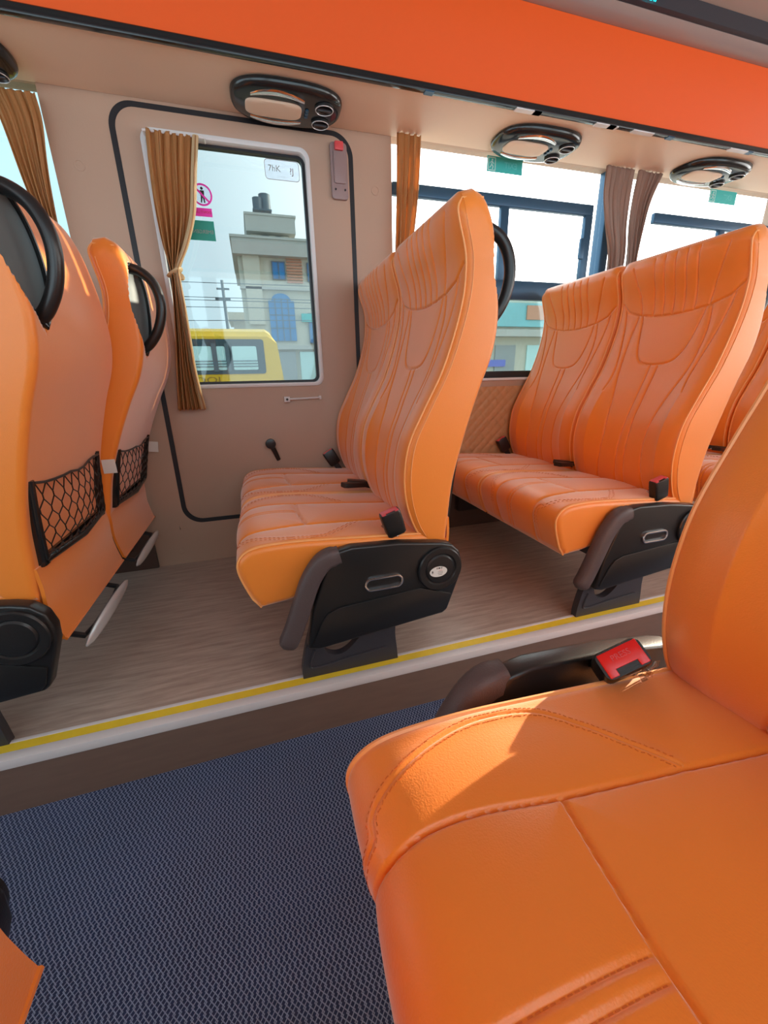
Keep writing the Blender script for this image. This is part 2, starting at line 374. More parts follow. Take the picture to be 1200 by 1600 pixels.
def make_backrest_mesh(nu, nf, sgn, u0, pivot):
    f = resample(catmull(FRONT, 12), nf); r = resample(catmull(REAR, 8), 130)
    prof = np.vstack([f, r]); us = usamp(nu, .014)
    def disp(U, X, Z):
        c = U-W/2; D = seg_dist(c, Z, BL)
        d = -.0036*np.exp(-(D/.0024)**2)+.0018*(1-np.exp(-D/.02))
        lum = np.exp(-((Z-.58)/.17)**2); d += -.026*lum*np.clip(1-(c/.15)**2, 0, 1)**.8
        head = np.exp(-((Z-1.04)/.07)**2); d += .010*head*np.clip(1-(c/.2)**2, 0, 1)
        ed = np.clip((np.abs(c)-.175)/.0425, 0, 1); d += -.008*ed**2
        fade = np.clip((Z-.335)/.03, 0, 1)*np.clip((1.118-Z)/.01, 0, 1); return d*fade
    G, N = extrude_profile(prof, nf, us, disp, .014, topround=.036)
    Ug = np.array(us)[:, None]*np.ones((1, G.shape[1])); dx, du, dz = G[..., 0]-HC[0], Ug-HC[1], G[..., 1]-HC[2]
    h = dx*HN[0]+du*HN[1]+dz*HN[2]; a_ = dx*HS[0]+du*HS[1]; b_ = dz
    poly = np.array(LEAF); ang = np.arctan2(poly[:, 1]*.45, poly[:, 0]); rad = np.hypot(poly[:, 0], poly[:, 1]*.45); o2 = np.argsort(ang)
    rl = np.interp(np.arctan2(b_*.45, a_), ang[o2], rad[o2], period=2*np.pi); dist = np.hypot(a_, b_*.45)-rl
    tgt = np.where(dist < -.003, -.022, np.where(dist < .002, -.022+(dist+.003)/.005*.022, (dist-.002)*5.0))
    mv = np.clip(h-tgt, 0, None)*(h > -.06)/HN[0]; G[..., 0] -= np.minimum(mv, .055)
    b = mesh_from_grid(G, us, u0); edge = {}
    for key, ui in (('a', 6), ('b', len(us)-7)):
        edge[key] = [(G[ui, i, 0]-.0015, us[ui]+u0, G[ui, i, 1]) for i in range(0, nf, 3)]+[(G[ui, nf+4, 0], us[ui]+u0, G[ui, nf+4, 1]+.001)]
    return b, edge
CTOP = [(-.040,.232),(-.058,.275),(-.074,.325),(-.074,.355),(-.055,.376),(-.020,.385),(.05,.386),(.13,.381),(.22,.374),(.32,.366),(.43,.358)]
CL, CT = cushion_lines(); RL = rib_lines(); AL = [arcs(0).tolist(), (arcs(0)*[1, -1]).tolist()]
def make_cushion_mesh(nu, nf, u0, fine):
    f = resample(catmull(CTOP, 12), nf); r = np.array([(.438,.34),(.435,.30),(.30,.285),(.15,.265),(.02,.238)])
    prof = np.vstack([f, r]); us = usamp(nu, .018)
    k0 = int(np.argmin(np.abs(f[:, 0]+.055)+np.abs(f[:, 1]-.376)*3)); arc = np.r_[0, np.cumsum(np.linalg.norm(np.diff(f, axis=0), axis=1))]
    XP = f[:, 0].copy(); XP[:k0] = f[k0, 0]-(arc[k0]-arc[:k0])
    wd = .0022 if fine else .003
    def disp(U, X, Z):
        c = U-W/2; xp = np.broadcast_to(XP[None, :], c.shape)
        D1 = seg_dist(xp, c, CL+CT); D2 = seg_dist(xp, c, RL); D3 = seg_dist(xp, c, AL)
        d = -.0045*np.exp(-(D1/wd)**2)+.006*(1-np.exp(-D1/.03))
        d += -.0028*np.exp(-(D2/(wd*1.1))**2)+.0015*np.exp(-((np.abs(c)%.055)/.006)**2)*0
        d += -.0022*np.exp(-(D3/(wd*.8))**2)+.0016*np.exp(-(D3/.009)**2)
        d += .007*np.clip(1-(c/(W/2))**2, 0, 1)
        fade = np.clip(np.arange(nf)/6, 0, 1)[None, :]; return d*fade
    G, N = extrude_profile(prof, nf, us, disp, .018)
    b = mesh_from_grid(G, us, u0)
    def surf(xp, c):                                       # point on finished surface, used for stitches
        i = int(np.clip(np.interp(xp, XP, np.arange(nf)), 0, nf-1)); j = int(np.argmin(np.abs(np.array(us)-(c+W/2))))
        return Vector((G[j, i, 0], us[j]+u0, G[j, i, 1])), Vector((N[i, 0], 0, N[i, 1]))
    edge = {}
    for key, ui in (('a', 5), ('b', len(us)-6)):
        edge[key] = [(G[ui, i, 0]+N[i, 0]*.0012, us[ui]+u0, G[ui, i, 1]+N[i, 1]*.0012) for i in range(0, nf, 2)]
    return b, edge, surf

PIV = (.42, 0, .33)
def handle_parts(sgn, off):
    """leaf-shaped shell set into the aisle-side rear corner and the grab bar across it"""
    lf = resample(np.array(catmull(LEAF+[LEAF[0]], 4)), 49)[:-1]
    def pt(a, b, h): return HC+HS*a+HU*b+HN*h
    rim = MB().tube([pt(a, b, .001) for a, b in lf], .0045, 8, closed=True)
    dish = MB(); dish.loft([[pt(a*s, b*s, h) for a, b in lf] for s, h in ((1.0,-.030),(1.02,-.001),(.97,.000),(.93,-.004),(.80,-.011),(.5,-.0145),(.05,-.015))])
    bar = MB(); path = catmull([pt(-.004,.098,-.012),pt(.004,.090,.018),pt(.008,.066,.046),pt(.008,.03,.060),pt(.006,-.012,.060),pt(.002,-.058,.044),pt(-.002,-.094,.016),pt(-.002,-.110,-.012)], 6)
    n = len(path); bar.tube([tuple(p) for p in path], .0125, 12, flat=1.1)
    return rim, dish, bar
CACHE = {}
def put(key, name, maker, parent, loc=None, rot=None, label=None):
    """first use builds the part, later ones are obj.copy() sharing the mesh"""
    if key in CACHE: o = CACHE[key].copy(); COL.objects.link(o)
    else: o = maker(); CACHE[key] = o
    o.parent = parent
    if loc is not None: o.location = loc
    if rot is not None: o.rotation_euler = rot
    if label: o['label'] = label
    return o
def net_mesh(x, u0, u1, z0, z1):
    b = MB(); nc, nr = 9, 6; cw = (u1-u0)/nc; rh = (z1-z0)/nr; rnd = random.Random(3)
    def P(i, j):                                          # hexagonal net nodes, row j
        u = u0+(i+(.5 if j % 2 else 0))*cw; z = z1-j*rh; bulge = .014*math.sin(math.pi*min(max((u-u0)/(u1-u0), 0), 1))*math.sin(math.pi*(j/nr)*.8+.3)
        dip = .012*math.sin(math.pi*min(max((u-u0)/(u1-u0), 0), 1))*(1-j/nr)
        return Vector((x+bulge+(z-.41)*.10, min(max(u, u0), u1), z-dip))
    jit = {}
    def PJ(i, j):
        if (i, j) not in jit: jit[i, j] = P(i, j)+Vector((0, rnd.uniform(-.0025,.0025), rnd.uniform(-.003,.003)))
        return jit[i, j]
    def cord(a, c, r=.0013): b.tube([a, c], r, 5)
    for j in range(nr):
        for i in range(nc+1):
            a = PJ(i, j)
            top = a+Vector((0, 0, -.35*rh))
            if j > 0: cord(a, top)
            else: top = a
            for di in ((0, -1) if j % 2 == 0 else (0, 1)):
                k = i+di
                if 0 <= k <= nc: cord(top, PJ(k, j+1))
    cord_path = [PJ(i, 0) for i in range(nc+1)]; b.tube(cord_path, .0028, 6)
    return b
def bench(name, label, X0, yside, sgn, recl=(0, 0), group=None, fine=False, fullback=True, armlabel=None):
    root = thing(name, label, 'bus seat', (X0, yside, 0), group)
    F = (sgn,); q = 'f' if fine else 'c'; nu_c, nf_c = (270, 380) if fine else (110, 130)
    for k, u0 in enumerate((0, W+.004)):
        key = ('cush', sgn, q, k)
        if key not in CACHE:
            b, edge, surf = make_cushion_mesh(nu_c if not (fine and k) else 110, nf_c if not (fine and k) else 130, u0, fine)
            CACHE[('edge', sgn, q, k)] = (edge, surf)
            CACHE[key] = b.build('seat_cushion', 'leather', None, flip=sgn, ang=1.1, fixn=True); cu = CACHE[key]; cu.parent = root
        else: cu = CACHE[key].copy(); COL.objects.link(cu); cu.parent = root
        edge, surf = CACHE[('edge', sgn, q, k)]
        for e in ('a', 'b'):
            def mk(): return MB().tube(edge[e], .0032, 6).build('piping', 'piping', None, flip=sgn)
            put(('cp', sgn, q, k, e), 'piping', mk, cu)
        if k == 0 or not fine:
            def mk():
                m = MB(); step = .0055 if fine else .011
                lines = [arcs(.0052), arcs(-.0052), arcs(.0052)*[1, -1], arcs(-.0052)*[1, -1]]+[np.array(l) for l in RL]
                for ln in lines:
                    d = np.r_[0, np.cumsum(np.linalg.norm(np.diff(ln, axis=0), axis=1))]; tot = d[-1]; s = 0.0
                    while s+step*.6 < tot:
                        a = [np.interp(s, d, ln[:, 0]), np.interp(s, d, ln[:, 1])]; c = [np.interp(s+step*.6, d, ln[:, 0]), np.interp(s+step*.6, d, ln[:, 1])]
                        if a[0] > -.13:
                            p, n1 = surf(*a); p2, n2 = surf(*c)
                            m.tube([p+n1*.0001, p2+n2*.0001], .0006 if fine else .0008, 4)
                        s += step
                o = m.build('stitching', 'thread', None, flip=sgn, smooth=False, fixn=False); o['kind'] = 'stuff'; return o
            put(('st', sgn, q, k), 'stitching', mk, cu)
        # backrest
        key = ('back', sgn, k); piv = (PIV[0], sgn*u0, PIV[2])
        if key not in CACHE:
            b, edge2 = make_backrest_mesh(210, 330, sgn, u0, piv)
            CACHE[('bedge', sgn, k)] = edge2
            CACHE[key] = b.build('backrest', 'leather', None, flip=sgn, ang=1.1, origin=piv); ba = CACHE[key]; ba.parent = root
        else: ba = CACHE[key].copy(); COL.objects.link(ba); ba.parent = root
        ba.location = piv; ba.rotation_euler = (0, recl[k], 0)
        edge2 = CACHE[('bedge', sgn, k)]; off = (-piv[0], -piv[1], -piv[2])
        for e in ('a', 'b'):
            def mk(): return MB().tube(edge2[e], .0026, 6).build('piping', 'piping', None, flip=sgn, origin=piv)
            put(('bp', sgn, k, e), 'piping', mk, ba, loc=(0, 0, 0), rot=(0, 0, 0))
        def mk(): return MB().tube([(x+.0135, u0-.0004, z) for x, u, z in edge2['a'][4:-6]], .0011, 5).build('side_seam', 'piping', None, flip=sgn, origin=piv)
        put(('ss', sgn, k), 'side_seam', mk, ba, loc=(0, 0, 0), rot=(0, 0, 0))
        hp = handle_parts(sgn, u0)
        for nm, m_, i, tri in (('handle_rim', 'blackgloss', 0, 0), ('handle_shell', 'shell', 1, 0), ('grab_handle', 'black', 2, 0)):
            def mk(i=i, nm=nm, m_=m_):
                b = hp[i]; b.v = [(x, y+u0, z) for x, y, z in b.v]; return b.build(nm, m_, None, flip=sgn, origin=piv)
            put((nm, sgn, k), nm, mk, ba, loc=(0, 0, 0), rot=(0, 0, 0))
        if fullback:
            def mk():
                b = MB(); x = .460; a, c = u0+.026, u0+.388
                b.tube([(x+.014, a, .578), (x+.004, a+.004, .50), (x-.004, a+.010, .412)], .0085, 10)
                b.tube([(x+.014, c, .578), (x+.004, c-.004, .50), (x-.004, c-.010, .412)], .0085, 10)
                b.tube([(x-.004, a+.008, .410), (x+.008, (a+c)/2, .405), (x-.004, c-.008, .410)], .0085, 10)
                b.loft([[(x-.02, a+.0, .40), (x-.0, a+.0, .40), (x-.0, a+.018, .40), (x-.02, a+.018, .40)], [(x+.0, a-.004, .575), (x+.016, a-.004, .575), (x+.016, a+.012, .575), (x+.0, a+.012, .575)]])
                b.loft([[(x-.02, c-.018, .40), (x-.0, c-.018, .40), (x-.0, c, .40), (x-.02, c, .40)], [(x+.0, c-.012, .575), (x+.016, c-.012, .575), (x+.016, c+.004, .575), (x+.0, c+.004, .575)]]); b.box((x-.02, a, .398), (x-.004, c, .418))
                return b.build('pocket_frame', 'blackgloss', None, flip=sgn, origin=piv)
            put(('pf', sgn, k), 'pocket_frame', mk, ba, loc=(0, 0, 0), rot=(0, 0, 0))
            def mk():
                o = net_mesh(.463, u0+.032, u0+.384, .41, .572).build('pocket_net', 'black', None, flip=sgn, origin=piv, smooth=False); o['kind'] = 'stuff'; return o
            put(('pn', sgn, k), 'pocket_net', mk, ba, loc=(0, 0, 0), rot=(0, 0, 0))
            def mk():
                b = MB(); b.add([(.462, u0+.437, .545), (.492, u0+.440, .545), (.492, u0+.440, .505), (.462, u0+.437, .505)], [(0, 1, 2, 3)])
                b = MB().box((.466, u0+.4352, .505), (.500, u0+.4368, .545)); return b.build('care_tag', 'tag', None, flip=sgn, origin=piv, smooth=False)
            put(('ct', sgn, k), 'care_tag', mk, ba, loc=(0, 0, 0), rot=(0, 0, 0), label='white sewn-on care tag')
        # hanging rear flap
        def mk():
            b = MB(); f = catmull([(.450,.402),(.452,.36),(.450,.31),(.456,.268),(.463,.236)], 5); us = np.linspace(u0+.008, u0+.425, 14); rings = []
            n = len(f)
            for u in us:
                e = .006*(1-((u-u0-.2165)/.2085)**2)
                rings.append([(x+e*(1-abs(2*i/(n-1)-1)*.5), u, z) for i, (x, z) in enumerate(f)]+[(x-.007, u, z) for x, z in f[::-1]])
            b.loft(rings); b.tube([(.463, u, .236) for u in us], .0035, 6)
            return b.build('rear_flap', 'leather', None, flip=sgn)
        put(('fl', sgn, k), 'rear_flap', mk, root)
        if fullback:
            def mk():
                b = MB(); rings = []
                for t in np.linspace(-1, 1, 15):
                    wv = .003+.015*math.sqrt(max(0, 1-t*t)); u = u0+.215+.165*t
                    rings.append([(.476+wv*math.cos(a)*.6, u, .186+wv*math.sin(a)) for a in np.linspace(0, 2*math.pi, 12, endpoint=False)])
                b.loft(rings); return b.build('footrest', 'silver', None, flip=sgn)
            put(('fr', sgn, k), 'footrest', mk, root)
            def mk():
                b = MB(); b.tube([(.32, u0+.09, .262), (.40, u0+.09, .215), (.46, u0+.09, .19), (.467, u0+.14, .186), (.467, u0+.29, .186), (.46, u0+.34, .19), (.40, u0+.34, .215), (.32, u0+.34, .262)], .007, 8); return b.build('footrest_bracket', 'steel', None, flip=sgn)
            put(('frb', sgn, k), 'footrest_bracket', mk, root)
    # gap edge between the two backs shows as a red-orange strip
    # side panel
    def mk():
        b = MB(); poly = [(.056,.120),(.085,.112),(.420,.147),(.432,.156),(.467,.255),(.470,.290),(.462,.322),(.440,.344),(.412,.352),(.30,.368),(.18,.374),(.145,.368),(.118,.330),(.076,.22)]
        b.prism(poly, -.036, -.004); return b.build('side_panel', 'black', None, bevel=.006, seg=3, flip=sgn)
    so = (0, .032, .010) if fine else (0, 0, 0)
    sp = put(('sp', sgn), 'side_panel', mk, root, loc=so)
    def mk():
        b = MB(); poly = [(.068,.130),(.415,.152),(.428,.165),(.440,.205),(.350,.238),(.140,.223),(.112,.212),(.095,.19)]
        b.prism(poly, -.0415, -.034); return b.build('lower_cover', 'black', None, bevel=.003, flip=sgn)
    put(('sp2', sgn), 'lower_cover', mk, sp)
    def mk():
        b = MB(); C = (.405, 0, .283); rings = []
        for r, u in ((.060,-.034),(.060,-.043),(.057,-.046),(.050,-.046),(.044,-.0455),(.042,-.043),(.040,-.0425),(.036,-.046),(.03,-.0465),(.001,-.0465)):
            rings.append([(C[0]+r*math.cos(a), u, C[2]+r*math.sin(a)) for a in np.linspace(0, 2*math.pi, 48, endpoint=False)])
        b.loft(rings); return b.build('hinge_disc', 'black', None, flip=sgn, ang=.5)
    put(('hd', sgn), 'hinge_disc', mk, sp)
    def mk():
        b = MB(); o = rr(.205, .305, .252, .288, .018, 8); i = rr(.2105, .2995, .2575, .2825, .0125, 8); b.ring(o, i, -.0425, -.034)
        return b.build('chrome_slot', 'chrome', None, bevel=.0012, flip=sgn)
    put(('cs', sgn), 'chrome_slot', mk, sp)
    if armlabel:
        c = MB().loft([[(.398+.024*math.cos(a), u, .279+.0145*math.sin(a)) for a in np.linspace(0, 2*math.pi, 36, endpoint=False)] for u in (-.0464, -.0472)]).build('oval_sticker', 'tag', sp, flip=sgn)
        c['label'] = 'white oval sticker with small print'
        text_mesh('R', .009, 'ink', sp, 'print', (.382, -.0476*sgn, .279), (math.pi/2, 0, 0), ysc=1)
        text_mesh('\u25a1 \u25a0 \u25a1', .005, 'ink', sp, 'print', (.400, -.0476*sgn, .2885), (math.pi/2, 0, 0))
        for t_, z_ in (('-----', .283), ('--------', .279), ('--------', .275), ('------', .271)):
            text_mesh(t_, .0055, 'inkred' if z_ > .28 else 'ink', sp, 'print', (.403, -.0476*sgn, z_), (math.pi/2, 0, 0))
    # armrest, folded down
    def mk():
        b = MB(); path = catmull([(.150,.356),(.112,.345),(.078,.30),(.052,.235),(.026,.170),(.004,.128)], 5); rings = []; n = len(path)
        for i, (x, z) in enumerate(path):
            j0, j1 = max(i-1, 0), min(i+1, n-1); t = np.array(path[j1])-np.array(path[j0]); t /= np.linalg.norm(t); nn = np.array([-t[1], t[0]])
            e = min(1, math.sin(math.pi*min(max((n-1-i)/3, .12), .5)), math.sin(math.pi*min(max(i/3, .35), .5)))
            hw, hd = .0235*e, .021*e
            rings.append([(x+nn[0]*hw*math.copysign(abs(math.cos(a))**.7, math.cos(a)), -.024+hd*math.copysign(abs(math.sin(a))**.7, math.sin(a)), z+nn[1]*hw*math.copysign(abs(math.cos(a))**.7, math.cos(a))) for a in np.linspace(0, 2*math.pi, 20, endpoint=False)])
        b.loft(rings); return b.build('armrest', 'armrest', None, flip=sgn, ang=1.2)
    put(('ar', sgn), 'armrest', mk, root, loc=so)
    # pedestal
    def mk():
        out = catmull([(.040,.0),(.040,.03),(.052,.09),(.075,.17),(.10,.27)], 6); rgt = catmull([(.30,.27),(.300,.16),(.296,.09),(.300,.04),(.303,.0)], 6)
        hole = catmull([(.100,.135),(.096,.100),(.106,.070),(.135,.056),(.165,.066),(.196,.098),(.222,.140),(.215,.165),(.16,.170),(.115,.160),(.100,.135)], 5)[:-1]
        outer = resample(np.vstack([out, rgt, [[.040, 0]]]), 97)[:-1]
        hc = hole.mean(0); ho = resample(np.vstack([hole, hole[:1]]), 97)[:-1]
        ao = np.unwrap(np.arctan2(outer[:, 1]-hc[1], outer[:, 0]-hc[0])); ah = np.arctan2(ho[:, 1]-hc[1], ho[:, 0]-hc[0])
        # match outline points to hole points by angle
        inn = []
        for a in ao:
            d = np.abs((ah-a+math.pi) % (2*math.pi)-math.pi); inn.append(tuple(ho[int(np.argmin(d))]))
        b = MB(); b.ring([tuple(p) for p in outer], inn, .004, .026)
        return b.build('pedestal', 'ped', None, flip=sgn, ang=.6, fixn=True)
    pd = put(('pd', sgn), 'pedestal', mk, root)
    def mk():
        b = MB(); b.tube(catmull([(.075,.0025,.085),(.062,.0025,.045),(.075,.0025,.030),(.17,.0025,.040),(.27,.0025,.048)], 6).tolist(), .003, 6); return b.build('moulded_ridge', 'ped', None, flip=sgn)
    put(('pr', sgn), 'moulded_ridge', mk, pd)
    def mk():
        b = MB(); b.box((.06, .01, .215), (.12, .865, .262)); b.box((.28, .01, .225), (.34, .865, .275)); b.box((.06, .05, .235), (.34, .80, .25)); return b.build('seat_frame', 'steel', None, bevel=.003, flip=sgn)
    put(('sf', sgn), 'seat_frame', mk, root)
    def mk():
        b = MB(); b.box((.05, .845, .10), (.36, .898, .28)); b.box((.20, .60, .16), (.34, .86, .22)); return b.build('wall_bracket', 'steel', None, bevel=.004, flip=sgn)
    put(('wb', sgn), 'wall_bracket', mk, root)
    for i, (x, z) in enumerate(((.150, .150), (.225, .118))):
        def mk():
            b = MB().cyl((0, -.03, 0), .019, .03, n=20).cyl((0, -.037, 0), .012, .008, n=16); b.box((-.006, -.02, 0), (.006, -.008, .12)); return b.build('adjuster_knob', 'blackgloss', None, bevel=.001)
        put(('kn',), 'adjuster_knob', mk, root, loc=(x, sgn*.70, z))
    # seat belt buckles: aisle end, middle pair, window end
    def buckle(key, loc, rot, red, sc=1.0):
        def mk():
            b = MB(); b.loft([[(x*s, y*s2, z) for x, y in rr(-.026, .026, -.0155, .0155, .007, 4)] for s, s2, z in ((.8,.8,-.03),(.95,.95,-.026),(1,1,.0),(1,1,.030),(.95,.9,.036))])
            b.box((-.012, -.004, -.10), (.012, .004, -.028)); return b.build('belt_buckle', 'black', None, ang=.5)
        o = put(('bk',), 'belt_buckle', mk, root, loc=loc, rot=rot); o.scale = (sc,)*3
        def mk2():
            b = MB().prism([(-.022,.0125),(-.022,-.0125),(-.012,-.0125),(-.012,-.006),(.012,-.006),(.012,-.0125),(.022,-.0125),(.022,.0125)], .034, .0378, 'z'); return b.build('release_button', 'red' if red == 'red' else 'pinkred', None, bevel=.0008)
        put(('rb', red), 'release_button', mk2, o, loc=(0, 0, 0), rot=(0, 0, 0)); return o
    if fine:
        bk = buckle('a', (.286, sgn*-.004, .388), (math.radians(38), math.radians(-28), math.radians(-14)), 'red', 1.16)
        text_mesh('PRESS', .0085, 'pinkred', bk, 'raised_lettering', (0, .004, .0379), (0, 0, 0))
    else: buckle('a', (.298, sgn*.012, .402), (math.radians(4), math.radians(-18), 0), 'pink')
    for wk in range(3):
      def mk(wk=wk):
        b = MB(); rnd = random.Random(5+wk)
        for k in (wk,):
            p = [Vector((.27+.02*k+rnd.uniform(-.01,.01), .004+rnd.uniform(0,.03), .375+rnd.uniform(0,.02)))]
            for j in range(5): p.append(p[-1]+Vector((rnd.uniform(-.004,.014), rnd.uniform(-.008,.008), rnd.uniform(-.009,.010))))
            b.tube(p, .0045, 5, flat=.15)
        return b.build('plastic_wrap', 'wrap', None, flip=sgn)
      put(('pw', sgn, wk), 'plastic_wrap', mk, root)
    def mk():
        b = MB(); b.loft([[(x, y*s, z) for y, z in rr(-.015, .015, -.006, .006, .004, 3)] for x, s in ((-.035,.8),(-.028,1),(.02,1),(.028,.9))]); b.tube([(.025, 0, 0), (.05, .004, -.006), (.08, .004, -.02)], .009, 8, flat=.3)
        return b.build('belt_buckle', 'black', None)
    for i, (x, u, a) in enumerate(((.30, .432, .3), (.325, .452, -.2))):
        put(('mb',), 'belt_buckle', mk, root, loc=(x, sgn*u, .402), rot=(0, .12, a)).scale = (1.35,)*3
    def mk():
        b = MB(); b.add([(.29,.42,.398),(.30,.43,.402),(.33,.46,.404)], [(0,1,2)]); b = MB(); b.tube([(.28,.425,.403),(.262,.432,.404),(.262,.446,.404),(.282,.448,.403)], .0018, 5); b.box((.272,.424,.4),(.284,.449,.4035)); return b.build('belt_tongue', 'chrome', None, flip=sgn)
    put(('bt', sgn), 'belt_tongue', mk, root)
    buckle('w', (.300, sgn*.868, .418), (math.radians(-3*sgn), math.radians(-30), 0), 'pink')
    return root

# ------------------------------------------------------------------ room shell
YW, X_L, X_R = 1.79, -3.2, 4.6
MID = .5925
def mir(y): return 2*MID-y
fl = MB().box((X_L, .24, -.16), (X_R, .872, -.145)); struct(fl.build('floor', 'carpet', smooth=False), 'blue floor mat with a pale woven zig-zag net along the aisle', 'floor')
p = MB().box((X_L, .860, -.16), (X_R, 1.86, -.0005)); struct(p.build('platform_floor', 'wood', smooth=False), 'grey-brown wood-look vinyl platform under the far seats', 'floor')
p = MB().box((X_L, .856, -.145), (X_R, .861, -.004)); struct(p.build('step_riser', 'riser', smooth=False), 'dark brown step riser below the yellow edge strip', 'step')
p = MB().box((X_L, mir(1.86), -.16), (X_R, .245, -.0005)); struct(p.build('platform_floor', 'wood', smooth=False), 'wood-look platform under the near seats', 'floor')
t = thing('trim_1', 'white step nosing with a yellow stripe along the platform edge', 'trim', (0, 0, 0)); t['kind'] = 'structure'
MB().box((X_L, .850, -.020), (X_R, .8755, .003)).box((X_L, .9005, -.0004), (X_R, .911, .003)).build('nosing', 'nosing', t, bevel=.001)
MB().box((X_L, .8755, -.0004), (X_R, .9005, .0022)).build('yellow_stripe', 'yellow', t, smooth=False)
# far wall, from pieces joined into one wall
DX0, DX1, DZ0, DZ1 = -.335, .447, .187, 1.600
w_ = MB(); Y0, Y1 = YW, 1.86
w_.box((X_L, Y0, 0), (DX0-.03, Y1, .737)).box((DX1+.03, Y0, 0), (X_R, Y1, .737)).box((DX0-.03, Y0, 0), (DX1+.03, Y1, DZ0-.03))
w_.box((-.520, Y0, .737), (DX0-.03, Y1, 1.66)).box((DX1+.03, Y0, .737), (.607, Y1, 1.66)).box((-1.75, Y0, .737), (-1.60, Y1, 1.66)).box((-3.2, Y0, .737), (-3.0, Y1, 1.66))
w_.box((2.78, Y0, .737), (2.92, Y1, 1.66)).box((4.4, Y0, .737), (X_R, Y1, 1.66)).box((X_L, Y0, 1.625), (X_R, Y1, 2.02))
inn = rr(DX0-.006, DX1+.006, DZ0-.006, DZ1+.004, .075, 8); w_.ring(clampout(inn, DX0-.03, DX1+.03, DZ0-.03, DZ1+.03), inn, Y0, Y1)
wall = w_.build('wall_back', 'wall', smooth=False); struct(wall, 'beige bus side wall holding the door and the windows', 'wall')
for x, z in ((-.449, 1.419), (.54, 1.439), (-.376, .058), (-.40, .60), (.535, .70)):
    MB().loft([[(x+r*math.cos(a), Y0-d, z+r*math.sin(a)) for a in np.linspace(0, 2*math.pi, 24, endpoint=False)] for r, d in ((.0165,-.001),(.0165,.0015),(.0125,.0018),(.0115,.0008),(.002,.0012))]).build('plug_cap', 'wall', wall)
# quilted panel: one padded panel with sewn diamonds
nx, nz = 150, 60; x0, x1, z0, z1 = .62, 4.3, .23, .70
b = MB(); X, Z = np.meshgrid(np.linspace(x0, x1, 560), np.linspace(z0, z1, 74)); s = .048
da = np.abs(((X+Z)/s) % 1-.5); db = np.abs(((X-Z)/s) % 1-.5); Yq = Y0-.004-.006*np.clip(np.minimum(.5-da, .5-db)*5, 0, 1)**.6
ny, nxx = X.shape; b.v = [tuple(v) for v in np.stack([X, Yq, Z], -1).reshape(-1, 3).tolist()]
b.f = [(j*nxx+i, j*nxx+i+1, (j+1)*nxx+i+1, (j+1)*nxx+i) for j in range(ny-1) for i in range(nxx-1)]
b.build('quilted_panel', 'quilt', wall, ang=1.5, fixn=False)
MB().box((.56, Y0-.012, 0), (4.3, Y0+.001, .215)).build('skirt_panel', 'skirt', wall, bevel=.003)
MB().box((.56, Y0-.018, .213), (4.3, Y0+.001, .228)).build('skirt_trim', 'white', wall, bevel=.002)
MB().box((-3.0, Y0-.012, 0), (-.47, Y0+.001, .16)).build('skirt_panel', 'skirt', wall, bevel=.003)
MB().box((.607, Y0-.012, .727), (4.4, Y0+.03, .739)).build('window_sill', 'rim', wall, bevel=.003)
# other sides
w_ = MB(); ya, yb = mir(YW), mir(1.86)
w_.box((X_L, yb, 0), (X_R, ya, .737)).box((X_L, yb, 1.66), (X_R, ya, 2.02))
for xa, xb in ((-3.2,-3.0),(-1.75,-1.6),(-.32,-.2),(1.1,1.2),(2.5,2.62),(3.9,4.6)): w_.box((xa, yb, .737), (xb, ya, 1.66))
struct(w_.build('wall_front', 'wall', smooth=False), 'beige side wall beside the near seats', 'wall')
w_ = MB().box((X_R, yb, -.16), (X_R+.07, 1.86, .78)).box((X_R, yb, 1.62), (X_R+.07, 1.86, 2.02)).box((X_R, yb, .78), (X_R+.07, yb+.2, 1.62)).box((X_R, 1.66, .78), (X_R+.07, 1.86, 1.62))  # unseen bus end; opening placed so the low sun reaches the near seat
struct(w_.build('wall_right', 'wall', smooth=False), 'beige unseen rear end wall with a window opening shaped to let the sun in', 'wall')
w_ = MB().box((X_L-.07, yb, -.16), (X_L, 1.86, .6)).box((X_L-.07, yb, 1.7), (X_L, 1.86, 2.02))
struct(w_.build('wall_left', 'wall', smooth=False), 'front end of the bus below and above the windscreen', 'wall')
cl = MB(); prof = [(1.362,1.885),(1.20,1.925),(1.0,1.945),(.59,1.955),(mir(1.0),1.945),(mir(1.2),1.925),(mir(1.362),1.885)]
cl.prism(prof+[(mir(1.86),1.99),(mir(1.86),2.03),(1.86,2.03),(1.86,1.99)], X_L, X_R, 'x'); struct(cl.build('ceiling', 'ceil'), 'grey-beige bus ceiling panel above the luggage rack', 'ceiling')

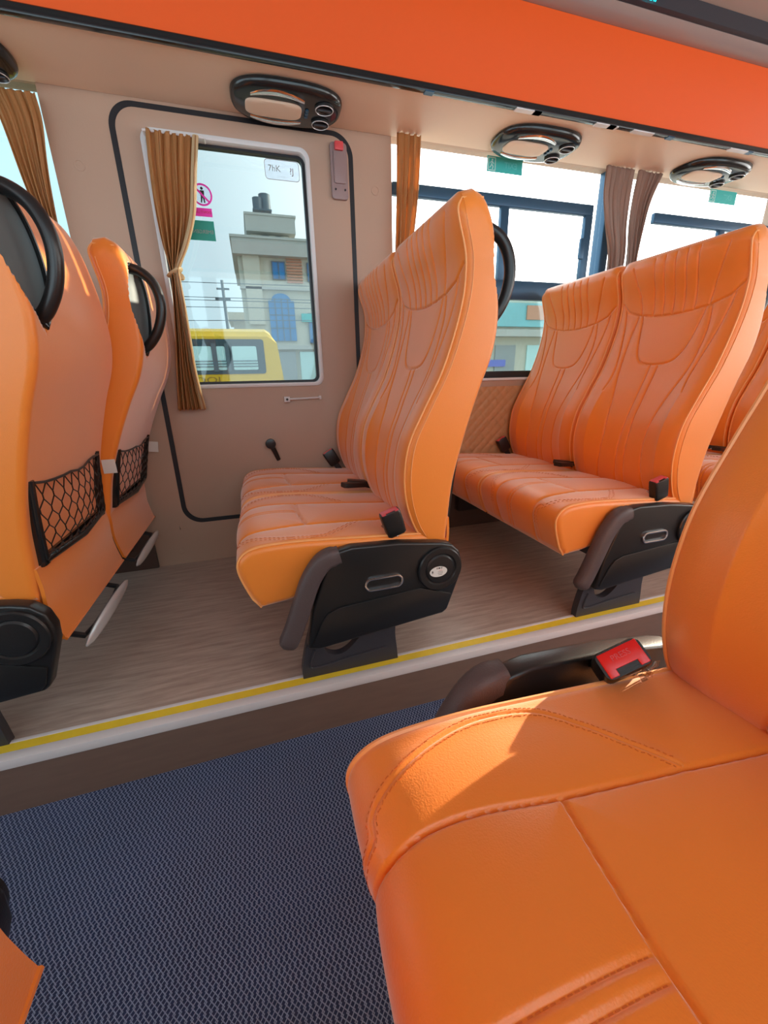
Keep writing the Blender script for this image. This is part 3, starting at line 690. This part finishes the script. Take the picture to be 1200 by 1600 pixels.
# overhead rack, far and near
def rack(label, f, leds):
    g = (lambda y: y) if f > 0 else mir
    t = thing('luggage_rack', label, 'luggage rack', (0, 0, 0))
    def P(poly): return [(g(y), z) for y, z in poly]
    MB().prism(P([(1.788,1.615),(1.507,1.607),(1.507,1.619),(1.788,1.635)]), X_L+.01, X_R-.01, 'x').build('soffit', 'soffit', t)
    MB().prism(P([(1.508,1.600),(1.488,1.598),(1.486,1.617),(1.50,1.628),(1.508,1.622)]), X_L+.01, X_R-.01, 'x').build('edge_strip', 'blackgloss', t, bevel=.002)
    MB().prism(P([(1.494,1.614),(1.476,1.66),(1.456,1.71),(1.438,1.76),(1.424,1.815),(1.444,1.818),(1.47,1.75),(1.498,1.68),(1.507,1.62)]), X_L+.01, X_R-.01, 'x').build('fascia', 'orangepanel', t)
    MB().prism(P([(1.424,1.8155),(1.409,1.818),(1.393,1.828),(1.382,1.842),(1.384,1.85),(1.444,1.85),(1.444,1.819)]), X_L+.01, X_R-.01, 'x').build('metal_band', 'rackband', t)
    db_ = MB().prism(P([(1.384,1.8425),(1.372,1.85),(1.362,1.884),(1.444,1.90),(1.444,1.851)]), X_L+.01, X_R-.01, 'x').build('dark_band', 'rackdark', t)
    if leds:
        text_mesh('12:47', .021, 'led', t, 'led_display', (1.328, 1.3655, 1.857), (math.radians(72), 0, 0))
        for i, x in enumerate((.62, .95, 1.02, 1.28, 1.34, 1.45, 1.62, 1.95, 2.05)):
            MB().box((x, g(1.506), 1.5965), (x+(.10 if i % 2 else .03), g(1.487), 1.6)).build('clip', 'rim' if i % 2 else 'frameglare', t)
    return t
rack('orange glossy overhead rack with cream underside above the door and windows', 1, True)
rack('orange overhead rack above the near seats', -1, False)

# door
d = thing('door_1', 'beige emergency door with a large rounded window', 'door', (0, 0, 0)); d['kind'] = 'structure'
WX0, WX1, WZ0, WZ1 = -.238, .272, .745, 1.522
wi = rr(WX0, WX1, WZ0, WZ1, .022, 6); wo = clampout(wi, WX0-.02, WX1+.02, WZ0-.02, WZ1+.02)
b = MB(); do = rr(DX0+.010, DX1-.010, DZ0+.010, DZ1-.010, .065, 12); di = rr(WX0-.018, WX1+.018, WZ0-.018, WZ1+.018, .035, 12)
b.ring(do, di, Y0-.006, Y0+.045); b.build('door_panel', 'door', d, bevel=.004, seg=2)
MB().ring(rr(DX0-.008, DX1+.008, DZ0-.008, DZ1+.006, .077, 12), rr(DX0+.0105, DX1-.0105, DZ0+.0105, DZ1-.0105, .0645, 12), Y0-.001, Y0+.05).build('gasket', 'rubber', d)
MB().ring(rr(WX0-.019, WX1+.019, WZ0-.019, WZ1+.019, .036, 8), rr(WX0-.004, WX1+.004, WZ0-.004, WZ1+.004, .026, 8), Y0-.009, Y0+.032).build('window_rim', 'rim', d, bevel=.002)  # bevel highlight round the pane built in as a pale ring
MB().ring(rr(WX0-.004, WX1+.004, WZ0-.004, WZ1+.004, .026, 8), rr(WX0+.006, WX1-.006, WZ0+.006, WZ1-.004, .020, 8), Y0+.020, Y0+.045).build('window_seal', 'rubber', d)
MB().prism(rr(WX0-.004, WX1+.004, WZ0-.004, WZ1+.004, .03, 6), Y0+.034, Y0+.038).build('window_pane', 'glass_door', d, smooth=False)
b = MB(); b.tube([(.128, Y0-.022, .675), (.268, Y0-.022, .678)], .0042, 10); b.box((.118, Y0-.028, .664), (.142, Y0-.004, .686)); b.box((.262, Y0-.026, .670), (.272, Y0-.004, .686)); b.build('door_handle', 'rim', d, bevel=.0015)
MB().cyl((.130, Y0-.0295, .675), .005, .002).build('screw', 'steel', d)
b = MB(); b.cyl((.045, Y0-.034, .498), .021, .012, n=32); b.tube([(.048, Y0-.024, .49), (.060, Y0-.02, .46), (.072, Y0-.012, .425)], [.011, .010, .009], 10); b.build('release_knob', 'black', d, bevel=.002)
# hammer holder on the door
h = thing('hammer_holder', 'mauve plastic emergency hammer holder with a red top on the door corner', 'hammer holder', (.398, Y0-.006, 1.48))
MB().prism(rr(-.032, .030, -.088, .086, .012, 5), -.014, 0).build('back_plate', 'holder', h, bevel=.002)
MB().prism(rr(-.022, .022, -.040, .058, .006, 4), -.020, -.012).build('cover', 'holder', h, bevel=.002)
MB().prism(rr(-.016, .016, .060, .086, .004, 4), -.024, -.012).build('hammer_head', 'pinkred', h, bevel=.002)
for x in (-.018, .018): MB().cyl((x, -.0165, -.058), .0035, .003, n=12).build('screw', 'steel', h)

# far-wall windows
def window(idx, label, x0, x1, bars, z0=.742, z1=1.66, slide=None, tint_low=True):
    t = thing('window_%d' % idx, label, 'window', (0, 0, 0)); t['kind'] = 'structure'
    yg = Y0+.030
    if bars:
        (bx0, bx1, mv, mu) = slide; m = MB(); zt0, zt1, zb0, zb1 = 1.437, 1.482, 1.082, 1.160
        o = rr(bx0, bx1, zb0, zt1, .02, 5); 
        m.box((x0+.002, Y0+.012, zb0), (x1-.002, Y0+.036, zb1))
        m.build('lower_rail', 'frameglare', t, bevel=.003)
        i1 = rr(bx0+.034, mv-.018, zb1, zt0, .022, 5) if mv-bx0 > .1 else None
        fr = MB(); fr.box((bx0, Y0+.010, zt0), (bx1, Y0+.034, zt1)); fr.build('upper_rail', 'frameglare', t, bevel=.006, seg=3)
        for c, wd in ((mv, .020), (bx1-.020, .020)): MB().box((c-wd, Y0+.011, zb1-.002), (c+wd, Y0+.033, zt0+.002)).build('upright', 'frameglare', t, bevel=.003)
        MB().box((bx1-.062, Y0+.000, 1.26), (bx1-.038, Y0+.014, 1.345)).build('latch', 'frameglare', t, bevel=.003)
        MB().box((x0+.002, yg, zb1), (x1-.002, yg+.004, z1)).build('upper_pane', 'glass_clear', t, smooth=False)
        MB().box((x0+.002, yg, z0), (x1-.002, yg+.004, zb0)).build('lower_pane', 'glass_tint', t, smooth=False)
        MB().box((x0+.002, Y0+.008, z0-.004), (x1-.002, Y0+.036, z0+.028)).build('bottom_seal', 'rubber', t, bevel=.003)
    else:
        MB().box((x0+.002, yg, z0), (x1-.002, yg+.004, z1)).build('pane', 'glass_tint', t, smooth=False)
        MB().box((x0+.002, Y0+.012, z0-.004), (x1-.002, Y0+.036, z0+.02)).build('bottom_seal', 'rubber', t, bevel=.003)
    return t
window(1, 'left bus window behind the front curtain', -1.60, -.52, False)
window(2, 'wide bus window with dark sliding frame beside the door pillar', .607, 1.655, True, slide=(.612, 1.592, 1.127, 0))
window(3, 'wide bus window with dark sliding frame at the right', 1.70, 2.78, True, slide=(1.955, 2.75, 2.42, 0))
window(4, 'rear side bus window hidden behind the seats', 2.92, 4.4, True, slide=(3.0, 4.35, 3.7, 0))
window(5, 'front side bus window beyond the left seats', -3.0, -1.75, False)
m = MB().box((1.655, Y0+.006, .737), (1.70, Y1, 1.66)).build('window_pillar', 'frameglare', wall, bevel=.004)

# ------------------------------------------------------------------ curtains
def curtain(name, label, rows, folds, y, amp=.012, tie=None, backlit=None, seed=1, group=None, cm='curtain'):
    """rows: (z, xleft, xright); pleated cloth between them"""
    rows = sorted(rows, key=lambda r: -r[0]); R_ = catmull(rows, 14); rnd = random.Random(seed); ns = 26*folds
    ph = [rnd.uniform(-.7, .7) for _ in range(folds+2)]
    t = thing(name, label, 'curtain', (0, y, 0), group); b = MB(); grid = []
    wmax = max(r[2]-r[1] for r in rows)
    for k, (z, xl, xr) in enumerate(R_):
        row = []; wd = xr-xl
        for i in range(ns+1):
            s = i/ns; f = s*folds; j = int(f); p_ = ph[j]*(1-(f-j))+ph[min(j+1, folds)]*(f-j)
            a = amp*min(1.5, .55+.9*(1-wd/wmax))*(1+.35*math.sin(3.1*j+1)); yy = a*math.sin(2*math.pi*f+p_+.5*math.sin(z*9+j))
            xx = xl+wd*(s+.10/folds*math.sin(4*math.pi*f+p_))
            zz = z+(.004*math.sin(2*math.pi*f) if k in (0, len(R_)-1) else 0)
            row.append((xx, yy, zz))
        grid.append(row)
    n = ns+1; b.v = [p for r in grid for p in r]; b.f = [(k*n+i, k*n+i+1, (k+1)*n+i+1, (k+1)*n+i) for k in range(len(grid)-1) for i in range(ns)]
    c = b.build('curtain_cloth', cm, t, ang=3, fixn=False)
    md = c.modifiers.new('thick', 'SOLIDIFY'); md.thickness = .0012
    if backlit:
        h = MB(); side = -1; pts = [Vector(r[side]) for r in grid]; h.loft([[p+Vector((dx, dy, 0)) for dx, dy in ((-.016,-.006),(-.008,-.011),(.001,-.008),(.003,-.001),(0,.003),(-.014,-.001))] for p in pts], caps=True); h.build('backlit_edge', 'palecloth', t)  # bright backlit right edge put in as a pale strip
    if tie:
        z = tie; xl = float(np.interp(-z, -R_[:, 0], R_[:, 1])); xr = float(np.interp(-z, -R_[:, 0], R_[:, 2])); cx = (xl+xr)/2; hw = (xr-xl)/2+.006
        MB().tube([(cx+hw*math.cos(a), .024*math.sin(a), z+.010*math.cos(a)) for a in np.linspace(0, 2*math.pi, 24, endpoint=False)], .010, 8, closed=True, flat=.4).build('tie_band', 'palecloth', t)
    return t
CG = 'gold-brown window curtains'
curtain('window_curtain', 'gold-brown curtain gathered over the door window, tied in the middle', [(1.518,-.236,-.078),(1.42,-.243,-.098),(1.30,-.245,-.120),(1.20,-.240,-.158),(1.13,-.228,-.196),(1.09,-.228,-.200),(1.0,-.238,-.198),(.90,-.25,-.198),(.78,-.268,-.197),(.652,-.286,-.184)], 7, YW-.043, .016, tie=1.115, backlit=True, seed=2)
curtain('window_curtain', 'gold-brown curtain at the far left edge, slanting behind the front seat', [(1.574,-.64,-.515),(1.50,-.62,-.512),(1.35,-.60,-.528),(1.2,-.575,-.535),(1.05,-.57,-.535),(.85,-.60,-.53),(.66,-.61,-.52)], 6, YW-.035, .010, seed=3)
curtain('window_curtain', 'narrow gold-brown curtain hanging straight beside the door pillar', [(1.612,.618,.712),(1.5,.616,.706),(1.4,.612,.698),(1.25,.606,.680),(1.1,.605,.665),(.9,.60,.665),(.70,.60,.67)], 4, YW-.038, .017, seed=4)
curtain('window_curtain', 'brown curtain, tinted mauve for glare, left of the bright gap between two windows', [(1.612,1.592,1.748),(1.5,1.596,1.742),(1.4,1.625,1.742),(1.27,1.668,1.755),(1.1,1.665,1.745),(.9,1.64,1.75),(.70,1.63,1.76)], 6, YW-.035, .009, seed=5, cm='curtain2')
curtain('window_curtain', 'brown curtain, tinted mauve for glare, right of the bright gap, narrowing downward', [(1.612,1.772,1.915),(1.5,1.762,1.866),(1.4,1.766,1.846),(1.27,1.785,1.832),(1.1,1.785,1.835),(.9,1.78,1.86),(.70,1.78,1.87)], 6, YW-.035, .009, seed=6, cm='curtain2')
MB().tube([(-.24, YW-.04, 1.517), (-.06, YW-.04, 1.517)], .004, 8).tube([(-.24, YW-.04, 1.517), (-.24, YW-.008, 1.517)], .004, 8).tube([(-.06, YW-.04, 1.517), (-.06, YW-.008, 1.517)], .004, 8).build('curtain_rod', 'rim', d)
dk = MB().cyl((-.196, YW-.05, 1.105), .010, .02, n=14).build('curtain_clip', 'palecloth', d)

# ------------------------------------------------------------------ stickers
ys = Y0+.0325
def flat(poly, y, th=.0006): return MB().prism(poly, y-th, y)
def circ(cx, cz, r, n=40): return [(cx+r*math.cos(2*math.pi*k/n), cz+r*math.sin(2*math.pi*k/n)) for k in range(n)]
s1 = thing('no_standing_sticker', 'pink round prohibition sticker with a magenta bar, half behind the door curtain', 'sticker', (0, 0, 0))
cx, cz, r_ = -.094, 1.382, .034
MB().ring(circ(cx, cz, r_), circ(cx, cz, r_*.83), ys-.0012, ys-.0004).build('red_ring', 'pinkst', s1)
flat(circ(cx, cz, r_*.84), ys).build('disc', 'stickerclear', s1, smooth=False)
MB().prism([(cx-.022,cz+.026),(cx-.026,cz+.021),(cx+.022,cz-.026),(cx+.026,cz-.021)], ys-.0016, ys-.0008).build('slash', 'pinkst', s1, smooth=False)
f = MB(); f.prism(circ(cx+.001, cz+.019, .0045, 14), ys-.0012, ys-.0007); f.prism([(cx-.006,cz+.013),(cx+.008,cz+.013),(cx+.007,cz-.006),(cx+.008,cz-.024),(cx+.004,cz-.024),(cx+.001,cz-.008),(cx-.003,cz-.024),(cx-.007,cz-.024),(cx-.005,cz-.006)], ys-.0012, ys-.0007); f.build('figure', 'ink', s1, smooth=False)
flat([(-.146,1.316),(-.068,1.316),(-.068,1.342),(-.146,1.342)], ys).build('magenta_bar', 'pinkst', s1, smooth=False)
text_mesh('DON\'T LEAN', .011, 'inkred', s1, 'print', (-.103, ys-.0012, 1.329), (math.pi/2, 0, 0), mirror=-1)
s2 = thing('green_sticker', 'dark green rectangular window sticker with faint mirrored lettering', 'sticker', (0, 0, 0))
flat([(-.168,1.241),(-.067,1.241),(-.067,1.303),(-.168,1.303)], ys).build('backing', 'greenst', s2, smooth=False)
text_mesh('EMERGENCY', .016, 'shutter', s2, 'print', (-.117, ys-.0012, 1.268), (math.pi/2, 0, 0), mirror=-1)
s3 = thing('glass_mark', 'clear sticker with a thin rounded outline and faint mirrored script, top of door window', 'sticker', (0, 0, 0))
MB().ring(rr(.132, .256, 1.450, 1.512, .012), rr(.1335, .2545, 1.4515, 1.5105, .0105), ys-.0012, ys-.0006).build('outline', 'holder', s3)
flat(rr(.1335, .2545, 1.4515, 1.5105, .0105), ys).build('film', 'stickerclear', s3, smooth=False)
text_mesh('?J', .027, 'holder', s3, 'print', (.228, ys-.0012, 1.480), (math.pi/2, 0, 0))
text_mesh('7hK', .027, 'shutter', s3, 'print', (.166, ys-.0012, 1.484), (math.pi/2, 0, 0))
text_mesh('- - - - - -', .008, 'shutter', s3, 'print', (.195, ys-.0012, 1.462), (math.pi/2, 0, 0), mirror=-1)
def exit_sign(x0, x1, z0, z1, label):
    t = thing('exit_sign', label, 'exit sign', ((x0+x1)/2, Y0+.026, (z0+z1)/2)); a, c = (x1-x0)/2, (z1-z0)/2
    MB().prism([(-a,-c),(a,-c),(a,c),(-a,c)], -.001, 0).build('backing', 'tealst', t, smooth=False)
    k = -a+.022
    MB().ring([(k-.018,-c+.004),(k+.018,-c+.004),(k+.018,c-.004),(k-.018,c-.004)], [(k-.015,-c+.007),(k+.015,-c+.007),(k+.015,c-.007),(k-.015,c-.007)], -.0018, -.001).build('door_mark', 'palest', t, smooth=False)
    f = MB().prism([(p[0]+k+.002, p[1]) for p in circ(0, .014, .0035, 12)], -.0018, -.001)
    f.tube([(k+.001,-.0016,.009),(k-.001,-.0016,-.002),(k+.006,-.0016,-.009),(k+.003,-.0016,-.018)], .0022, 4); f.tube([(k-.001,-.0016,-.002),(k-.006,-.0016,-.010),(k-.011,-.0016,-.014)], .0022, 4); f.tube([(k-.009,-.0016,.001),(k-.004,-.0016,.008),(k+.004,-.0016,.006),(k+.009,-.0016,.0)], .0018, 4); f.build('running_figure', 'palest', t, smooth=False)
    text_mesh('EXIT', .030, 'tealtext', t, 'print', (a*.33, -.0012, 0), (math.pi/2, 0, 0), mirror=-1)
exit_sign(1.035, 1.205, 1.560, 1.614, 'teal exit sticker with running figure on the left of the two sliding windows')
exit_sign(2.300, 2.485, 1.556, 1.612, 'teal exit sticker with running figure on the window at the right edge')

# ------------------------------------------------------------------ overhead consoles
def console(x, label):
    t = thing('reading_lamp_console', label, 'overhead lamp', (x, 1.668, 1.6085), 'overhead reading lamp consoles')
    t.rotation_euler.x = .028
    def se(a, b_, n=2.7, N=56, cx=0, cy=0): return [(cx+a*math.copysign(abs(math.cos(q))**(2/n), math.cos(q)), cy+b_*math.copysign(abs(math.sin(q))**(2/n), math.sin(q))) for q in np.linspace(0, 2*math.pi, N, endpoint=False)]
    b = MB(); b.loft([[(px, py, z) for px, py in se(.176*s, .112*s)] for s, z in ((1,.0),(1,-.006),(.975,-.016),(.92,-.022),(.80,-.025))]); 
    b.build('housing', 'blackgloss' , t)
    MB().loft([[(px, py, z) for px, py in se(.088*s, .044*s, 4, cx=-.045)] for s, z in ((1,-.020),(1,-.029),(.96,-.031),(.7,-.0325))]).build('lamp_cover', 'soffit', t)
    for sy in (1, -1):
        l = MB(); rings = []
        for k in np.linspace(-1, 1, 19):
            cxx = -.035+.082*k; cy = sy*(.080-.022*k*k); wv = .003+.012*math.sqrt(max(0, 1-k*k*.9))
            rings.append([(cxx, cy+wv*math.cos(a), -.023-.006*max(0, math.sin(a))*(-1 if False else 1)) for a in np.linspace(0, 2*math.pi, 10, endpoint=False)])
        l.loft(rings); l.build('chrome_lens', 'chrome', t)
    for cy in (-.044, .044):
        v = thing('air_vent', '', '', (0, 0, 0)) if False else None
        o = MB().loft([[(.112+r*math.cos(a), cy+r*math.sin(a), z) for a in np.linspace(0, 2*math.pi, 28, endpoint=False)] for r, z in ((.030,-.016),(.030,-.030),(.026,-.032),(.023,-.026),(.004,-.026))]).build('air_vent', 'black', t)
        MB().tube([(.112+.028*math.cos(a), cy+.028*math.sin(a), -.0315) for a in np.linspace(0, 2*math.pi, 28, endpoint=False)], .0014, 6, closed=True).build('vent_ring', 'silver', o)
        MB().box((.090, cy-.004, -.034), (.134, cy+.004, -.026)).build('vent_vane', 'ped', o, bevel=.001)
    for i in (-1, 0, 1): MB().cyl((.060, i*.017, -.029), .006, .006, axis='z', n=14).build('button', 'frameglare', t)
    return t
console(.212, 'black oval reading lamp console directly above the door')
console(1.16, 'black oval reading lamp console above the left sliding window')
console(2.09, 'black oval reading lamp console near the right edge')
console(-.70, 'black oval reading lamp console cut off at the left edge')

# ------------------------------------------------------------------ seats
SG = 'orange leather double bus seats'
bench('double_bus_seat', 'orange leather double seat beside the door, facing left, oval sticker on its black side panel', 0, .89, 1, group=SG, armlabel=True)
bench('double_bus_seat', 'orange leather double seat at left seen from behind with black net pockets and footrests', -.905, .895, 1, recl=(0, .13), group=SG)
bench('double_bus_seat', 'orange leather double seat right of the middle one, in front of the quilted wall', .872, .89, 1, group=SG)
bench('double_bus_seat', 'orange leather double seat mostly hidden behind the right-hand seat pair', 1.745, .89, 1, group=SG)
bench('double_bus_seat', 'large foreground orange leather double seat with a bright red belt buckle', .13, .324, -1, group=SG, fine=True)
corner_seat = bench('double_bus_seat', 'orange double seat showing only a corner at the lower left edge', -.752, .318, -1, group=SG)

for o in corner_seat.children:
    if o.name.startswith('rear_flap'): o.location.x += .038      # this row's flap hangs further back
# ------------------------------------------------------------------ outside
GZ = -1.05
g = MB().box((-80, 2.2, GZ-.3), (120, 140, GZ)).build('ground', 'ground', smooth=False); struct(g, 'pale dusty ground outside the bus', 'ground')
sb = thing('school_bus', 'yellow school bus parked outside the door window', 'bus', (0, 7, GZ))
def SBX(z): return .42+.10*max(0, (1.36-z))/.64
body = MB(); H = 1.50-GZ
prof = lambda y0: None
rings = []
for y, zt, ins in ((7.0, 1.40, 0), (7.04, 1.47, .02), (7.16, 1.52, .03), (8.6, 1.56, .03), (9.0, 1.40, 0)):
    rings.append([(-6.0, y-7, .35), (.56-ins, y-7, .35), (.50-ins, y-7, .72-GZ), (.44-ins, y-7, 1.30-GZ), (.38-ins, y-7, zt-.05-GZ), (.30-ins, y-7, zt-GZ), (-6.0, y-7, zt-GZ)])
body.loft(rings); body.build('body', 'yellowpaint', sb, ang=.5)
MB().prism(rr(-5.6, .235, .86-GZ, 1.36-GZ, .04), -.012, .03).build('window_band', 'darktint', sb)
for i, (a, c) in enumerate(((-5.4,-4.5),(-4.4,-3.5),(-3.4,-2.4),(-2.3,-1.4),(-1.3,-.53),(-.46,-.34),(-.24,.12))):
    o = MB().prism(rr(a, c, .92-GZ, 1.26-GZ, .02), -.02, -.010).build('side_window', 'tealish' if False else 'palest', sb)
    for z in (.97, 1.01, 1.05): MB().tube([(a, -.03, z-GZ), (c, -.03, z-GZ)], .007, 5).build('guard_bar', 'greyglass', o)
MB().box((-.53, -.03, .90-GZ), (-.46, .0, 1.30-GZ)).build('window_post', 'greyglass', sb); MB().box((-.34, -.03, .90-GZ), (-.28, .0, 1.30-GZ)).build('window_post', 'greyglass', sb)
text_mesh('SCHOOL', .20, 'bodytext', sb, 'lettering', (-.40, -.018, .775-GZ), (math.pi/2, 0, 0), align='RIGHT', ysc=.62)
for x in (-4.6, -.6):
    MB().cyl((x, -.02, .42), .42, .28, n=28).build('wheel', 'rubber', sb)
# tower building
bd = thing('building', 'cream multi-storey building with blue windows and rooftop water tanks', 'building', (0, 30, GZ))
def zz(v): return v-GZ
def bx(name, m, x0, x1, y0, y1, z0, z1, par=None): return MB().box((x0, y0, zz(z0)), (x1, y1, zz(z1))).build(name, m, par or bd, smooth=False)
bx('wall', 'concrete', .0, 9.0, .5, 9, GZ, 8.4); bx('wall', 'concrete', .30, 1.3, .2, 2, 4.3, 8.3); bx('roof_parapet', 'concrete2', -.25, 9.3, -.1, 9.3, 8.25, 9.15)
bx('parapet_rail', 'concrete2', -.32, 9.35, -.18, 9.35, 9.12, 9.25); bx('ledge', 'concrete2', -.05, 9.1, .2, .6, 6.38, 6.52); bx('ledge', 'concrete2', .0, 9.1, .1, .6, 2.75, 3.0)
bx('tower_wall', 'concrete', .95, 3.35, .8, 4, 8.4, 9.6); bx('tower_top', 'concrete2', .72, 3.75, .3, 4.4, 9.62, 10.5); bx('tower_rail', 'concrete2', .68, 3.82, .25, 4.45, 10.48, 10.6)
def win(x0, x1, z0, z1, m='blueglass', mull=1):
    o = bx('window', m, x0, x1, .42, .55, z0, z1)
    f = MB().ring([(x0-.06, zz(z0)-.06), (x1+.06, zz(z0)-.06), (x1+.06, zz(z1)+.06), (x0-.06, zz(z1)+.06)], [(x0, zz(z0)), (x1, zz(z0)), (x1, zz(z1)), (x0, zz(z1))], .38, .5).build('window_frame', 'greyglass', o, smooth=False)
    for k in range(mull): MB().box((x0+(x1-x0)*(k+1)/(mull+1)-.03, .38, zz(z0)), (x0+(x1-x0)*(k+1)/(mull+1)+.03, .45, zz(z1))).build('mullion', 'greyglass', o, smooth=False)
win(.72, 1.15, 7.05, 8.0); win(2.1, 2.85, 7.05, 8.0); win(.70, 1.18, 4.7, 6.22); win(4.35, 5.1, 7.0, 8.0); win(4.2, 5.0, 3.2, 5.0); bx('window', 'greyglass', 1.65, 2.1, .75, .85, 9.2, 9.55); bx('window', 'greyglass', 2.5, 2.85, .75, .85, 9.2, 9.55)
arch = [(1.62, zz(3.3)), (3.28, zz(3.3)), (3.28, zz(5.75))]+[(2.45+.62*math.cos(a), zz(5.75)+.45*math.sin(a)) for a in np.linspace(0, math.pi, 14)]+[(1.62, zz(5.75))]
aw = MB().prism(arch, .36, .55).build('arched_window', 'blueglass', bd, smooth=False)
for x in (2.03, 2.45, 2.87): MB().box((x-.025, .32, zz(3.3)), (x+.025, .37, zz(5.9))).build('mullion', 'greyglass', aw, smooth=False)
for z in (4.1, 4.9): MB().box((1.62, .32, zz(z)-.02), (3.28, .37, zz(z)+.02)).build('mullion', 'greyglass', aw, smooth=False)
for k in range(9): bx('brick_stripe', 'terracotta', 2.98+.02*(k % 2), 4.0, .40, .52, 6.85+.17*k, 6.95+.17*k)
bx('shop_shutter', 'shutter', 1.9, 3.1, .3, .55, GZ, 2.6); bx('shop_front', 'palest', 3.4, 4.6, .3, .55, GZ, 2.6); bx('shop_sign', 'tealst', 3.7, 4.5, .2, .4, 4.5, 5.0)
for x0, y0 in ((1.32, .9), (1.75, 1.1)):
    MB().cyl((x0+.30 if x0 < 1.5 else x0+.34, y0+.6, zz(11.05 if x0 < 1.5 else 11.1)), .30 if x0 < 1.5 else .36, .72 if x0 < 1.5 else .95, axis='z', n=24).build('water_tank', 'tank', bd)
for x in (1.35, 1.7, 2.0, 2.35):
    for y in (1.2, 1.9): MB().box((x-.02, y-.02, zz(10.4)), (x+.02, y+.02, zz(11.08))).build('tank_stand', 'tank', bd, smooth=False)
bx('tank_platform', 'tank', 1.28, 2.45, 1.1, 2.0, 11.02, 11.10)
lb = thing('building', 'low grey building behind the yellow school bus roof', 'building', (0, 42, GZ))
MB().box((-1.0, 0, 0), (3.5, 5, 6.1-GZ)).build('wall', 'concrete2', lb, smooth=False); MB().box((-1.4, -.4, 6.0-GZ), (3.8, 5.4, 6.6-GZ)).build('roof', 'concrete', lb, smooth=False)
pl = thing('utility_pole', 'grey utility pole with a crossarm beside the cream building', 'pole', (-.72, 20, GZ))
MB().cyl((0, 0, 0), .10, 4.75-GZ, axis='z', n=12, r2=.06).build('pole', 'tank', pl); MB().box((-.35, -.05, 4.0-GZ), (.25, .05, 4.1-GZ)).build('crossarm', 'tank', pl); MB().box((-.25, -.05, 4.4-GZ), (.25, .05, 4.46-GZ)).build('crossarm', 'tank', pl)
for i, (z0_, z1_, sag) in enumerate(((4.55, 4.72, .1), (4.05, 4.12, .15), (3.95, 4.0, .1), (3.6, 3.9, .2), (3.0, 3.55, .25))):
    b = MB(); b.tube([(x, 19.86, z0_+(z1_-z0_)*(x+14)/34-sag*math.sin(math.pi*(x+14)/34)*0+.0) for x in np.linspace(-14, 7.5, 20)], .014, 5)
    tag(b.build('power_line', 'tank'), ['topmost thin power line left of the pole', 'second power line from the top at crossarm height', 'power line just under the crossarm', 'fourth power line, slightly slanted', 'lowest slanting power line above the school bus'][i], 'power line', 'power lines outside')
# shops seen through the lower right panes
sh = thing('shop_row', 'pale shop building with a teal signboard seen through the lower right pane', 'building', (0, 18, GZ))
def bs(name, m, x0, x1, y0, y1, z0, z1): return MB().box((x0, y0, z0-GZ), (x1, y1, z1-GZ)).build(name, m, sh, smooth=False)
bs('wall', 'concrete', 8.5, 30, 0, 8, GZ, 4.1); bs('signboard', 'teal', 8.6, 15.5, -.2, 0, 2.9, 3.9); bs('signboard', 'terracotta', 12.6, 13.6, -.26, -.18, 3.2, 3.8); bs('ledge', 'concrete2', 8.5, 30, -.5, 0, 2.45, 2.75)
for i, x in enumerate((9.6, 11.15, 12.9, 14.4, 16.2, 18.4)): bs('shutter' if i % 2 else 'shop_window', 'shutter' if i % 2 else 'palest', x, x+1.1, -.06, .05, .2, 2.1)
bs('signboard', 'signblue', 10.7, 11.7, -.12, 0, 1.15, 1.45); bs('awning', 'concrete2', 16, 29, -1.0, 0, 2.0, 2.15)
